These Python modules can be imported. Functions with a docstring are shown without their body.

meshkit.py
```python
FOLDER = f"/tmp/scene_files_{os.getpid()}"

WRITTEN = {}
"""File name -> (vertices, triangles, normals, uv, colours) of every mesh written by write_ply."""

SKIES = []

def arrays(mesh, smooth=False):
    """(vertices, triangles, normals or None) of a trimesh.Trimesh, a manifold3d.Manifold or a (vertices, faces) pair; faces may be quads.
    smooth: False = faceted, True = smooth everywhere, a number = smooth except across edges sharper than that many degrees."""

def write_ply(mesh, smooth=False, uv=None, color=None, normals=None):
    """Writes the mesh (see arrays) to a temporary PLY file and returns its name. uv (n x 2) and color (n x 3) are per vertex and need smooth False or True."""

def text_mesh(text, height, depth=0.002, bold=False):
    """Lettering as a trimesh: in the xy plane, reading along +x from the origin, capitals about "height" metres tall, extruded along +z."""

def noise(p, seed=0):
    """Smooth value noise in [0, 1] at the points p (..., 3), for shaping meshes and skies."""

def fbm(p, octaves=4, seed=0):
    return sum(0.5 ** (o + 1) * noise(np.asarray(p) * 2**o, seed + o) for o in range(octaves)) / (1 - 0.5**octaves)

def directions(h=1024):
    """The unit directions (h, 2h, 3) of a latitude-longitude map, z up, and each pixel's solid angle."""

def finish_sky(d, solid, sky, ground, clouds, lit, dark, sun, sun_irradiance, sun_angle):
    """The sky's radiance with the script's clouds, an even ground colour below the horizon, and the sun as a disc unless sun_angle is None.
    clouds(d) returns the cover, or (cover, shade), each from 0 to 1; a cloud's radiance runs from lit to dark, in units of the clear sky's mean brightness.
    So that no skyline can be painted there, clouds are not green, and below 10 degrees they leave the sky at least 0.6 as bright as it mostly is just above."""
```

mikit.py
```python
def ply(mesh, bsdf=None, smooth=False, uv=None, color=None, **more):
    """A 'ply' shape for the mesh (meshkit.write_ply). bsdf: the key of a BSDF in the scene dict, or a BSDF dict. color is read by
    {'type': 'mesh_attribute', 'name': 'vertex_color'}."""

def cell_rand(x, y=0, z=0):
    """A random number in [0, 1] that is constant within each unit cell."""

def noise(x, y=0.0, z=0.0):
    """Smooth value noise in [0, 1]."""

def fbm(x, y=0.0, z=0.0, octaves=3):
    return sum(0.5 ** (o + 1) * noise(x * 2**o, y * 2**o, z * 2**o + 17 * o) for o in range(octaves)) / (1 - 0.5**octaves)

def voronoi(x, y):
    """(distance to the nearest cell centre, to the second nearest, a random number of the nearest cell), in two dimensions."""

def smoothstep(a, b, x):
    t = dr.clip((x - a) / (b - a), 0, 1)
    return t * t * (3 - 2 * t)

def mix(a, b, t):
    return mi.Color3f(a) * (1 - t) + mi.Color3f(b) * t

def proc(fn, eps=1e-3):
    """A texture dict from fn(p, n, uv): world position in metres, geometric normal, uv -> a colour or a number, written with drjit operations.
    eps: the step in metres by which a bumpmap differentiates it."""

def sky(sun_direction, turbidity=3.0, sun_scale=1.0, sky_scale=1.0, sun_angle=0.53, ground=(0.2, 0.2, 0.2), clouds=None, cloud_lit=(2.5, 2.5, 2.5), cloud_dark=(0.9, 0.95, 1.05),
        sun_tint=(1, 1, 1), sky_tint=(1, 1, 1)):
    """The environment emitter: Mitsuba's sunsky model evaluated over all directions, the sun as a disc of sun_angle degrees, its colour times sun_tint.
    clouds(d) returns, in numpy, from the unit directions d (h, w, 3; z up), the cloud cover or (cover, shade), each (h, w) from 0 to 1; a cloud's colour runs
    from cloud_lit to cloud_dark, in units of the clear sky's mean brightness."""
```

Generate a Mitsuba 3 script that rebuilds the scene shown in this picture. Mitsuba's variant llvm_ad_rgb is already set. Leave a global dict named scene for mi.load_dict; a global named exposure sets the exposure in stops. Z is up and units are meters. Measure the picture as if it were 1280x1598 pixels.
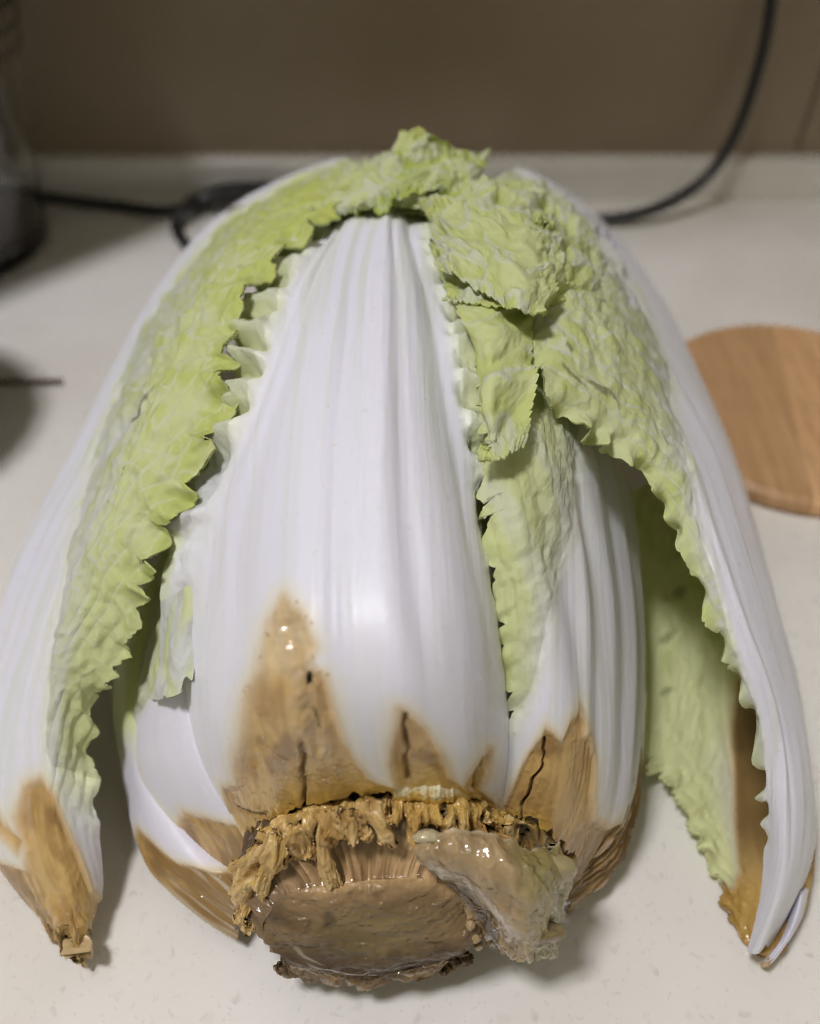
import math, random
import numpy as np, trimesh, mitsuba as mi, drjit as dr
import mikit, meshkit
from scipy.interpolate import CubicSpline, PchipInterpolator
from mikit import proc, noise, fbm, voronoi, smoothstep, mix, cell_rand

T = mi.ScalarTransform4f
scene, labels = {}, {}
rng = np.random.default_rng(7)

# ------------------------------------------------------------------ camera, light, exposure
FOC, CH, PITCH = 1400.0, 0.34, math.radians(46)            # pixels (of 1280), metres, angle below horizontal
FWD = np.array([0, math.cos(PITCH), -math.sin(PITCH)])
UP = np.array([0, math.sin(PITCH), math.cos(PITCH)])
EYE = np.array([0, 0, CH])
exposure = 0.10
FOCUS = 0.285
scene['camera'] = {'type': 'thinlens', 'fov': 2 * math.degrees(math.atan(640 / FOC)), 'fov_axis': 'x',
                   'aperture_radius': 0.0031, 'focus_distance': FOCUS, 'near_clip': 0.01, 'far_clip': 50.0,
                   'to_world': T().look_at(origin=EYE.tolist(), target=(EYE + FWD).tolist(), up=[0, 0, 1])}
LAMP_POS = np.array([-0.38, -0.05, 1.35])
LAMP_R = 0.11
LAMP_L = [100.0, 97.5, 101.0]
FILL = [0.245, 0.222, 0.168]
scene['room_light'] = {'type': 'constant', 'radiance': {'type': 'rgb', 'value': FILL}}


def at(px, py, z):
    """the point at height z that the photograph shows at pixel (px, py)"""
    d = (px - 640) / FOC * np.array([1.0, 0, 0]) + (799 - py) / FOC * UP + FWD
    return EYE + d * ((z - CH) / d[2])


def at_y(px, py, y):
    d = (px - 640) / FOC * np.array([1.0, 0, 0]) + (799 - py) / FOC * UP + FWD
    return EYE + d * (y / d[1])


# ------------------------------------------------------------------ materials
def rgb(*v): return {'type': 'rgb', 'value': list(v)}
VC = {'type': 'mesh_attribute', 'name': 'vertex_color'}


def fibre_h(p, n, uv):
    # fine parallel fibres along the stalk plus skin grain
    return 0.5 * noise(uv.x * 1400, uv.y * 60, 3.0) + 0.35 * noise(uv.x * 600, uv.y * 25, 9.0) + 0.25 * noise(uv.x * 2600, uv.y * 1800, 1.0)


def vein_h(p, n, uv):
    return 0.7 * fbm(uv.x * 380, uv.y * 380, 2.0, 3) + 0.3 * noise(uv.x * 1700, uv.y * 1700, 5.0)


def slime_h(p, n, uv):
    return fbm(p.x * 330, p.y * 330, p.z * 330, 3) + 0.45 * smoothstep(0.55, 0.8, noise(p.x * 800, p.y * 800, p.z * 800))


def bumped(inner, fn, scale, eps=4e-4):
    return {'type': 'twosided', 'b': {'type': 'bumpmap', 't': proc(fn, eps), 'scale': scale, 'b': inner}}


def principled(color, rough, spec=0.5, **k):
    return {'type': 'principled', 'base_color': color, 'roughness': rough, 'specular': spec, **k}


scene['stalk_skin'] = bumped(principled(VC, 0.42, 0.42), fibre_h, 0.00022)
scene['blade_skin'] = {'type': 'bumpmap', 't': proc(vein_h, 4e-4), 'scale': 0.0005, 'b': {'type': 'principledthin', 'base_color': VC, 'roughness': 0.27, 'eta': 1.5, 'spec_trans': 0.0, 'diff_trans': 0.45}}
scene['rot_skin'] = bumped(principled(VC, 0.16, 0.5, clearcoat=0.6, clearcoat_gloss=0.95), slime_h, 0.00035)
scene['slime_skin'] = bumped(principled(VC, 0.10, 0.6, clearcoat=1.0, clearcoat_gloss=0.98), slime_h, 0.0005)
scene['core_skin'] = bumped(principled(VC, 0.36, 0.4), slime_h, 0.0007)
scene['torn_skin'] = bumped(principled(VC, 0.30, 0.45), slime_h, 0.0006)


def counter_c(p, n, uv):
    base = mix((0.705, 0.685, 0.64), (0.745, 0.725, 0.68), fbm(p.x * 40, p.y * 40, 1.0, 3))
    wx, wy = p.x + 0.004 * noise(p.x * 300, p.y * 300, 1.0), p.y + 0.004 * noise(p.x * 300, p.y * 300, 7.0)
    d1, d2, r = voronoi(wx * 190, wy * 150)
    base = mix(base, (0.62, 0.58, 0.51), smoothstep(0.45, 0.75, fbm(p.x * 9 + 4, p.y * 9, 3.0, 3)) * 0.5)
    base = mix(base, (0.42, 0.39, 0.34), smoothstep(0.34, 0.08, d1) * dr.select(r < 0.22, r * 1.7, 0.0))
    e1, e2, q = voronoi(wx * 330 + 7, wy * 380)
    base = mix(base, (0.70, 0.69, 0.66), smoothstep(0.4, 0.1, e1) * dr.select(q < 0.2, 0.35, 0.0))
    g1, g2, w = voronoi(wx * 520 + 3, wy * 420)
    return mix(base, (0.46, 0.43, 0.39), smoothstep(0.4, 0.1, g1) * dr.select(w < 0.12, 0.25, 0.0))


scene['quartz'] = {'type': 'twosided', 'b': principled(proc(counter_c), 0.28, 0.4)}


def tile_c(p, n, uv):
    f = fbm(p.x * 18, p.z * 18, 4.0, 4)
    g = noise(p.x * 900, p.z * 900, 2.0)
    return mix((0.235, 0.185, 0.122), (0.29, 0.232, 0.158), f * 0.75 + 0.25 * g)


scene['wall_tile'] = {'type': 'twosided', 'b': principled(proc(tile_c), 0.35, 0.4)}
scene['grout'] = {'type': 'twosided', 'b': {'type': 'diffuse', 'reflectance': rgb(0.34, 0.30, 0.24)}}
scene['black_rubber'] = {'type': 'twosided', 'b': principled(rgb(0.012, 0.012, 0.013), 0.38, 0.5)}
scene['black_plastic'] = {'type': 'twosided', 'b': principled(rgb(0.014, 0.013, 0.013), 0.22, 0.5)}
scene['clear_glass'] = {'type': 'dielectric', 'int_ior': 1.5}
scene['wet_white'] = {'type': 'twosided', 'b': principled(rgb(.66, .66, .72), 0.06, 0.6)}
scene['wet_brown'] = {'type': 'twosided', 'b': principled(rgb(.42, .30, .15), 0.06, 0.7)}
scene['steel'] = {'type': 'twosided', 'b': {'type': 'roughconductor', 'material': 'Cr', 'alpha': 0.18}}
scene['clay'] = {'type': 'twosided', 'b': principled(rgb(0.10, 0.075, 0.05), 0.3, 0.5)}


def wood_c(k):
    def f(p, n, uv):
        x, y = p.x + 0.37 * k, p.y + 0.11 * k
        g = fbm(x * 260 + 2.2 * noise(x * 20, y * 8, k), y * 9, 3.0 + k, 4)
        pores = smoothstep(0.62, 0.85, noise(x * 1500, y * 45, 6.0 + k))
        tone = (1.22, 1.05, 1.3, 1.12)[k]
        c = mix((0.52 * tone, 0.325 * tone, 0.165 * tone), (0.40 * tone, 0.225 * tone, 0.105 * tone), g)
        return mix(c, (0.22, 0.115, 0.045), pores * 0.4)
    return f


for k in range(4):
    scene[f'board_wood_{k}'] = {'type': 'twosided', 'b': principled(proc(wood_c(k)), 0.42, 0.4)}
scene['pale_wood'] = {'type': 'twosided', 'b': principled(rgb(0.16, 0.13, 0.10), 0.4, 0.4)}
scene['lamp_white'] = {'type': 'twosided', 'b': {'type': 'diffuse', 'reflectance': rgb(0.7, 0.7, 0.7)}}

# ------------------------------------------------------------------ mesh helpers
def grid_faces(nr, nc, keep=None, flip=False):
    i, j = np.meshgrid(np.arange(nr - 1), np.arange(nc - 1), indexing='ij')
    a, b, c, d = i * nc + j, i * nc + j + 1, (i + 1) * nc + j + 1, (i + 1) * nc + j
    q = np.stack([a, b, c, d], -1)
    q = q[keep] if keep is not None else q.reshape(-1, 4)
    f = np.vstack([q[:, [0, 1, 2]], q[:, [0, 2, 3]]])
    return f[:, ::-1] if flip else f


def vnormals(v, f):
    n, fn = np.zeros_like(v), np.cross(v[f[:, 1]] - v[f[:, 0]], v[f[:, 2]] - v[f[:, 0]])
    for k in range(3):
        np.add.at(n, f[:, k], fn)
    return n / np.maximum(np.linalg.norm(n, axis=1, keepdims=True), 1e-20)


def emit(key, v, f, n, uv, col, bsdf):
    """one entry of scene from explicit normals, uv and vertex pigments; unused vertices dropped"""
    used = np.unique(f)
    m = np.zeros(len(v), int); m[used] = np.arange(len(used))
    path = meshkit.write_ply((v[used], m[f]), False, uv[used], np.clip(col[used], 0.003, 0.95), normals=n[used])
    scene[key] = {'type': 'ply', 'filename': path, 'face_normals': False, 'bsdf': {'type': 'ref', 'id': bsdf}}


def mesh(key, m, bsdf, smooth=35):
    scene[key] = mikit.ply(m, bsdf, smooth)


def tag(key, label, category=None, group=None, kind=None):
    d = labels.setdefault(key, {})
    if label: d['label'] = label
    if category: d['category'] = category
    if group: d['group'] = group
    if kind: d['kind'] = kind


def sm(a, b, x):
    t = np.clip((np.asarray(x, float) - a) / (b - a), 0, 1)
    return t * t * (3 - 2 * t)


def lerp(a, b, t):
    t = np.asarray(t)[..., None]
    return np.asarray(a, float) * (1 - t) + np.asarray(b, float) * t


def nz(u, v, w=0.0, seed=0, octaves=3):
    return meshkit.fbm(np.stack(np.broadcast_arrays(u, v, w), -1).astype(float), octaves, seed)


def sdf(poly, x, y):
    """signed distance (negative inside) to a polygon"""
    p = np.asarray(poly, float)
    q = np.roll(p, -1, 0)
    best, inside = np.full(x.shape, 1e9), np.zeros(x.shape, bool)
    for (ax, ay), (bx, by) in zip(p, q):
        ex, ey = bx - ax, by - ay
        t = np.clip(((x - ax) * ex + (y - ay) * ey) / (ex * ex + ey * ey + 1e-12), 0, 1)
        best = np.minimum(best, np.hypot(x - ax - t * ex, y - ay - t * ey))
        inside ^= ((ay > y) != (by > y)) & (x < (bx - ax) * (y - ay) / (by - ay + 1e-12) + ax)
    return np.where(inside, -best, best)


def seg(points, x, y):
    """distance to a polyline"""
    best = np.full(x.shape, 1e9)
    for (ax, ay), (bx, by) in zip(points[:-1], points[1:]):
        ex, ey = bx - ax, by - ay
        t = np.clip(((x - ax) * ex + (y - ay) * ey) / (ex * ex + ey * ey + 1e-12), 0, 1)
        best = np.minimum(best, np.hypot(x - ax - t * ex, y - ay - t * ey))
    return best


def teeth(x, seed, step, sharp=0.75):
    """an irregular saw edge: 0 at the tips of the teeth, up to 1 in the notches"""
    r = np.random.default_rng(seed)
    knots = [x.min() - step]
    while knots[-1] < x.max() + step:
        knots.append(knots[-1] + step * r.uniform(0.45, 1.7))
    knots, amp = np.array(knots), r.uniform(0.3, 1.0, len(knots))
    i = np.clip(np.searchsorted(knots, x, side='right') - 1, 0, len(knots) - 2)
    f = (x - knots[i]) / (knots[i + 1] - knots[i])
    return amp[i] * np.where(f < sharp, 1 - (f / sharp) ** 0.8, (f - sharp) / (1 - sharp))


class Sheet:
    """A leaf or a scrap: a surface through a grid of points in space, its rows running from base to tip, given thickness."""

    def __init__(self, rows, ns, nt, edge=None, r_range=None):
        g = np.array([[at(*p) for p in row] for row in rows])
        self.g, (R, C, _) = g, g.shape
        self.ns, self.nt, self.R, self.C = ns, nt, R, C
        r0, r1 = r_range or (0, R - 1)
        self.r, self.c = np.meshgrid(np.linspace(r0, r1, ns), np.linspace(0, C - 1, nt), indexing='ij')
        self.rs = CubicSpline(np.arange(R), g, axis=0, bc_type='natural')
        if edge is not None:
            self.r, self.c = edge(self.r, self.c)
        self.p = self.ev(self.r, self.c)
        d = np.linalg.norm(np.diff(self.p, axis=1), axis=-1)
        self.u = np.hstack([np.zeros((ns, 1)), np.cumsum(d, 1)]); self.u -= self.u[:, nt // 2:nt // 2 + 1]
        d = np.linalg.norm(np.diff(self.p[:, nt // 2], axis=0), axis=-1)
        self.v = np.repeat(np.concatenate([[0], np.cumsum(d)])[:, None], nt, 1)

    def ev(self, r, c):
        base = self.rs(np.clip(r, -0.3, self.R - 0.7))             # (..., C, 3)
        sh = base.shape
        flat = base.reshape(-1, self.C, 3)
        spl = CubicSpline(np.arange(self.C), flat, axis=1, bc_type='natural')
        cc = np.clip(c, -0.6, self.C - 0.4).ravel()
        x = np.clip(np.floor(cc).astype(int), 0, self.C - 2)
        k = np.arange(len(cc))
        t = (cc - x)[:, None]
        co = spl.c                                                     # (4, C-1, N, 3)
        return (((co[0, x, k] * t + co[1, x, k]) * t + co[2, x, k]) * t + co[3, x, k]).reshape(sh[:-2] + (3,))

    def normals(self, up=(0, -0.5, 1)):
        du, dv = np.gradient(self.p, axis=1), np.gradient(self.p, axis=0)
        n = np.cross(du, dv)
        n /= np.maximum(np.linalg.norm(n, axis=-1, keepdims=True), 1e-12)
        if (n @ np.asarray(up, float)).mean() < 0:
            n, self.flip = -n, True
        else:
            self.flip = False
        return n

    def push(self, h, up=(0, -0.5, 1)):
        self.p = self.p + self.normals(up) * np.asarray(h)[..., None]
        return self

    def finish(self, color, thick, parts, under=None, keep=None, up=(0, -0.5, 1), rim=None):
        """parts: [(key, mask over the cells, bsdf)]; each part gets its share of both skins and of the rim between them"""
        n = self.normals(up)
        ns, nt = self.ns, self.nt
        th = np.broadcast_to(np.asarray(thick, float), (ns, nt))
        top, bot = self.p.reshape(-1, 3), (self.p - n * th[..., None]).reshape(-1, 3)
        uv = np.stack([self.u, self.v], -1).reshape(-1, 2)
        col = np.asarray(color, float).reshape(-1, 3)
        ucol = col if under is None else np.asarray(under, float).reshape(-1, 3)
        keep = np.ones((ns - 1, nt - 1), bool) if keep is None else keep
        full = grid_faces(ns, nt, keep, self.flip)
        tn, bn = vnormals(top, full), vnormals(bot, full[:, ::-1])
        left = keep.copy()
        for key, mask, bsdf in parts:
            k = left & (np.ones_like(left) if mask is None else mask)
            left &= ~k
            if not k.any():
                continue
            f = grid_faces(ns, nt, k, self.flip)
            N = len(top)
            # rim: edges of kept cells whose neighbour is not kept
            pad = np.pad(keep, 1)
            V, F, RN, RC, RU = [], [], [], [], []
            idx = np.arange(N).reshape(ns, nt)
            i, j = np.nonzero(k)
            for di, dj, ea, eb in ((-1, 0, (0, 0), (0, 1)), (0, 1, (0, 1), (1, 1)), (1, 0, (1, 1), (1, 0)), (0, -1, (1, 0), (0, 0))):
                o = ~pad[i + 1 + di, j + 1 + dj]
                a, b = idx[i[o] + ea[0], j[o] + ea[1]], idx[i[o] + eb[0], j[o] + eb[1]]
                if len(a) == 0: continue
                F.append(np.stack([a, b], 1))
            vs, fs, nsm, cs, us = [top, bot], [f, f[:, ::-1] + N], [tn, bn], [col, ucol], [uv, uv]
            if F:
                e = np.vstack(F)
                if self.flip: e = e[:, ::-1]
                m = len(e)
                q = np.stack([top[e[:, 0]], top[e[:, 1]], bot[e[:, 1]], bot[e[:, 0]]], 1)
                nn = -np.cross(q[:, 1] - q[:, 0], q[:, 3] - q[:, 0])
                nn /= np.maximum(np.linalg.norm(nn, axis=-1, keepdims=True), 1e-20)
                # soften the rim by leaning its normals towards the two skins
                qn = np.stack([nn + 0.9 * tn[e[:, 0]], nn + 0.9 * tn[e[:, 1]], nn + 0.9 * bn[e[:, 1]], nn + 0.9 * bn[e[:, 0]]], 1)
                qn /= np.maximum(np.linalg.norm(qn, axis=-1, keepdims=True), 1e-20)
                b0 = 2 * N + 4 * np.arange(m)
                fs.append(np.vstack([np.stack([b0, b0 + 2, b0 + 1], 1), np.stack([b0, b0 + 3, b0 + 2], 1)]))
                vs.append(q.reshape(-1, 3)); nsm.append(qn.reshape(-1, 3))
                rc = np.stack([col[e[:, 0]], col[e[:, 1]], ucol[e[:, 1]], ucol[e[:, 0]]], 1).reshape(-1, 3)
                if rim is not None: rc = lerp(rc, rim(rc), np.full(len(rc), 1.0))
                cs.append(rc); us.append(np.stack([uv[e[:, 0]], uv[e[:, 1]], uv[e[:, 1]], uv[e[:, 0]]], 1).reshape(-1, 2))
            emit(key, np.vstack(vs), np.vstack(fs), np.vstack(nsm), np.vstack(us), np.vstack(cs), bsdf)

    def cells(self, a):
        return (a[:-1, :-1] + a[1:, :-1] + a[:-1, 1:] + a[1:, 1:]) / 4


def tube_mesh(pts, radius, sides=20, n=160, caps=True):
    pts = np.asarray(pts, float)
    s = np.concatenate([[0], np.cumsum(np.linalg.norm(np.diff(pts, axis=0), axis=1))])
    c = CubicSpline(s, pts, axis=0)(np.linspace(0, s[-1], n))
    t = np.gradient(c, axis=0); t /= np.linalg.norm(t, axis=1, keepdims=True)
    a = np.array([0.3, 0.1, 1.0]); frames = []
    for k in range(n):
        a = a - t[k] * (a @ t[k]); a /= np.linalg.norm(a); frames.append(a)
    a = np.array(frames); b = np.cross(t, a)
    ang = np.arange(sides) * 2 * np.pi / sides
    rad = np.broadcast_to(np.asarray(radius, float), (n,))[:, None, None]
    v = c[:, None] + rad * (np.cos(ang)[None, :, None] * a[:, None] + np.sin(ang)[None, :, None] * b[:, None])
    i, j = np.meshgrid(np.arange(n - 1), np.arange(sides), indexing='ij')
    q = np.stack([i * sides + j, i * sides + (j + 1) % sides, (i + 1) * sides + (j + 1) % sides, (i + 1) * sides + j], -1).reshape(-1, 4)
    f = np.vstack([q[:, [0, 1, 2]], q[:, [0, 2, 3]]])
    v = np.vstack([v.reshape(-1, 3), c[:1], c[-1:]])
    k = np.arange(sides)
    f = np.vstack([f, np.stack([(k + 1) % sides, k, k * 0 + n * sides], 1), np.stack([k + (n - 1) * sides, (k + 1) % sides + (n - 1) * sides, k * 0 + n * sides + 1], 1)])
    return trimesh.Trimesh(v, f, process=False)


def lathe(profile, sections=96):
    return trimesh.creation.revolve(np.asarray(profile, float), sections=sections)


def rounded_box(x0, x1, y0, y1, z0, z1, r):
    import manifold3d as m3
    s = m3.Manifold.sphere(r, 20)
    return m3.Manifold.batch_hull([s.translate([x, y, z]) for x in (x0 + r, x1 - r) for y in (y0 + r, y1 - r) for z in (z0 + r, z1 - r)])


# ------------------------------------------------------------------ the setting
YW = 0.672
slab = rounded_box(-1.1, 1.1, -0.16, YW + 0.02, -0.04, 0.0, 0.004)
mesh('countertop', slab, 'quartz', 30)
tag('countertop', 'cream speckled stone countertop under the cabbage', kind='structure')
ups = rounded_box(-1.1, 1.1, YW, YW + 0.02, -0.002, 0.0315, 0.004)
mesh('countertop_upstand', ups, 'quartz', 30)
tag('countertop_upstand', 'low stone upstand along the back of the countertop', kind='structure')
YT = YW + 0.014
mesh('wall', trimesh.creation.box(bounds=[[-1.1, YT + 0.004, -0.1], [1.1, YT + 0.06, 1.2]]), 'grout', False)
tag('wall', 'tiled kitchen wall behind the countertop', kind='structure')
GX = at_y(1243, 238, YT)[0]
k = 0
for x0, x1 in ((GX - 1.603, GX - 0.8015), (GX - 0.7985, GX - 0.0015), (GX + 0.0015, GX + 0.5985)):
    for z0, z1 in ((0.03, 0.46), (0.463, 0.9)):
        key = 'wall__tile' + (f'_{k:03d}' if k else '')
        mesh(key, rounded_box(x0, x1, YT, YT + 0.01, z0, z1, 0.0012), 'wall_tile', 30)
        k += 1

# ------------------------------------------------------------------ lamp (out of frame, the light that the picture shows)
ld = np.array([0, 0.2, 0.1]) - LAMP_POS; ld /= np.linalg.norm(ld)
look = T().look_at(origin=LAMP_POS.tolist(), target=(LAMP_POS + ld).tolist(), up=[0, 1, 0])
scene['ceiling_lamp'] = {'type': 'disk', 'to_world': look @ T().scale([LAMP_R] * 3), 'bsdf': {'type': 'ref', 'id': 'lamp_white'},
                         'emitter': {'type': 'area', 'radiance': rgb(*LAMP_L)}}
tag('ceiling_lamp', 'round white lamp above the counter, out of the picture', 'lamp')

# ------------------------------------------------------------------ pigments
WHITE = np.array([0.672, 0.664, 0.748])
CREAM = np.array([0.70, 0.70, 0.60])
PALE = np.array([0.63, 0.67, 0.34])
GREEN = np.array([0.52, 0.58, 0.14])
DEEP = np.array([0.30, 0.40, 0.07])
BROWN = np.array([0.345, 0.205, 0.068])
TAN = np.array([0.50, 0.335, 0.125])
YELLOW = np.array([0.55, 0.345, 0.06])
DARK = np.array([0.09, 0.055, 0.025])
GREY = np.array([0.33, 0.28, 0.21])


def ridge(c, spec):
    return sum(a * np.exp(-((c - m) / w) ** 2) for m, w, a in spec)


def rot(s, col, polys, edge=0.012, seed=0, kr=1.0):
    """brown rot on a stalk: its outlines are given in the leaf's own row and column units; returns the pigments and the inside measure"""
    d = np.full(s.r.shape, 9.0)
    for poly in polys:
        q = np.asarray(poly, float)
        d = np.minimum(d, sdf(np.stack([q[:, 0] * kr, q[:, 1]], 1), s.r * kr, s.c))
    d = d + 0.065 * (nz(s.u * 500, s.v * 110, 0, seed, 3) - 0.5) + 0.02 * (nz(s.u * 1500, s.v * 300, 0, seed + 4, 2) - 0.5)
    m = sm(0.15, -0.10, d)
    streak = nz(s.u * 520, s.v * 40, 1.0, seed + 1, 3)
    blot = nz(s.u * 130, s.v * 80, 2.0, seed + 2, 4)
    b = lerp(BROWN, TAN, sm(0.34, 0.66, streak * 0.3 + blot * 0.7))
    b = lerp(b, BROWN * [.62, .60, .62], .75 * sm(0.56, 0.74, nz(s.u * 90, s.v * 60, 6.0, seed + 3, 3)))
    b = lerp(b, TAN * [1.12, 1.10, 1.25], .6 * sm(-0.16, 0.0, d))
    halo = sm(0.34, 0.0, d)
    col = lerp(col, CREAM * [0.95, 0.88, 0.66], 0.6 * halo)
    return lerp(col, b, m), d


CAB = 'napa_cabbage'
tag(CAB, 'head of napa cabbage with rotting brown base lying on the countertop', 'cabbage')


def blade_relief(s, dist, seed, amp=1.0, spacing=0.012, slope=1.1):
    """puckers between side veins that leave the rib towards the tip; dist = metres from the rib"""
    w = nz(s.u * 55, s.v * 55, 0, seed, 2) - 0.5
    ph = (s.v - slope * dist + w * 0.020) / spacing
    tri = np.abs(ph - np.floor(ph) - 0.5) * 2                         # 1 on the vein, 0 between
    live = sm(0.25, 0.6, nz(s.u * 40, s.v * 40, 7, seed + 1, 2))
    vein = sm(0.78, 1.0, tri) * live
    puck = nz(s.u * 120 + 3, s.v * 105, 1.0, seed + 3, 3) - 0.5
    fine = nz(s.u * 330, s.v * 330, 2.0, seed + 5, 2) - 0.5
    net = .25 - np.abs(nz(s.u * 150 + 1.5 * w, s.v * 120, 5.0, seed + 9, 2) - 0.5)
    h = amp * (0.0012 * (1 - tri) ** 0.6 * live + 0.0060 * puck + 0.0012 * fine + 0.0040 * net)
    vein = np.maximum(vein, .8 * sm(.19, .25, net))
    return h, vein, puck, fine


def frill(s, w, seed, amp=.0045, wave=.013):
    """a rolling wave that grows towards the edge of a blade (w = 1 at the edge)"""
    ph = 2 * np.pi * (s.v / wave + 1.6 * nz(s.v * 45, s.u * 25, 0, seed, 2))
    return amp * w ** 1.5 * np.sin(ph) * (.4 + 1.1 * nz(s.v * 60, 0 * s.u, 2, seed + 1, 2))


def stalk_fine(s, seed):
    return .00026 * (nz(s.u * 260, s.v * 5, 0, seed, 2) - .5) + .00014 * (nz(s.u * 700, s.v * 9, 1, seed + 1, 2) - .5)


def stalk_tint(s, seed, col, green):
    t = nz(s.u * 300, s.v * 9, 0, seed, 3)
    col = lerp(col, col * [.90, .935, .80], sm(.45, .75, t) * (.35 + .65 * green))
    sp = nz(s.u * 900, s.v * 900, 0, seed + 2, 2)
    return lerp(col, col * [.86, .84, .72], .7 * sm(.84, .90, sp))


# ---- central leaf
A = [
    [(388, 1322, .040), (392, 1300, .056), (470, 1272, .083), (588, 1252, .093), (700, 1253, .090), (768, 1266, .073), (806, 1296, .050)],
    [(330, 1215, .050), (327, 1190, .078), (440, 1172, .119), (560, 1160, .127), (690, 1165, .123), (783, 1190, .094), (810, 1225, .06)],
    [(290, 1110, .060), (304, 1085, .094), (420, 1065, .139), (550, 1052, .147), (680, 1062, .143), (785, 1092, .113), (812, 1125, .07)],
    [(262, 985, .088), (316, 955, .114), (430, 940, .151), (545, 930, .158), (660, 938, .155), (768, 958, .133), (785, 975, .09)],
    [(266, 822, .112), (338, 798, .132), (440, 790, .158), (545, 785, .164), (640, 790, .162), (738, 806, .146), (768, 815, .118)],
    [(338, 655, .138), (396, 648, .150), (460, 640, .164), (550, 635, .169), (630, 640, .167), (710, 650, .155), (772, 664, .152)],
    [(362, 525, .150), (438, 520, .157), (490, 515, .165), (560, 508, .168), (625, 510, .167), (688, 520, .158), (768, 534, .158)],
    [(385, 430, .150), (478, 420, .157), (515, 412, .160), (570, 405, .163), (620, 408, .163), (662, 418, .156), (752, 430, .159)],
    [(440, 352, .146), (520, 350, .151), (545, 343, .154), (585, 336, .158), (615, 338, .158), (645, 348, .152), (732, 354, .155)],
    [(490, 305, .130), (540, 302, .138), (570, 300, .146), (600, 298, .150), (625, 300, .150), (655, 302, .145), (710, 305, .142)],
]


def edgeA(r, c):
    t = sm(0, 1, 1 - c) * teeth(r[:, :1] * 1.0, 3, 0.26)
    u = sm(0, 1, c - 5) * teeth(r[:, :1] * 1.0, 4, 0.26)
    up = sm(3.5, 5, r)
    return r, c + 0.28 * t * up - 0.28 * u * up


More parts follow.
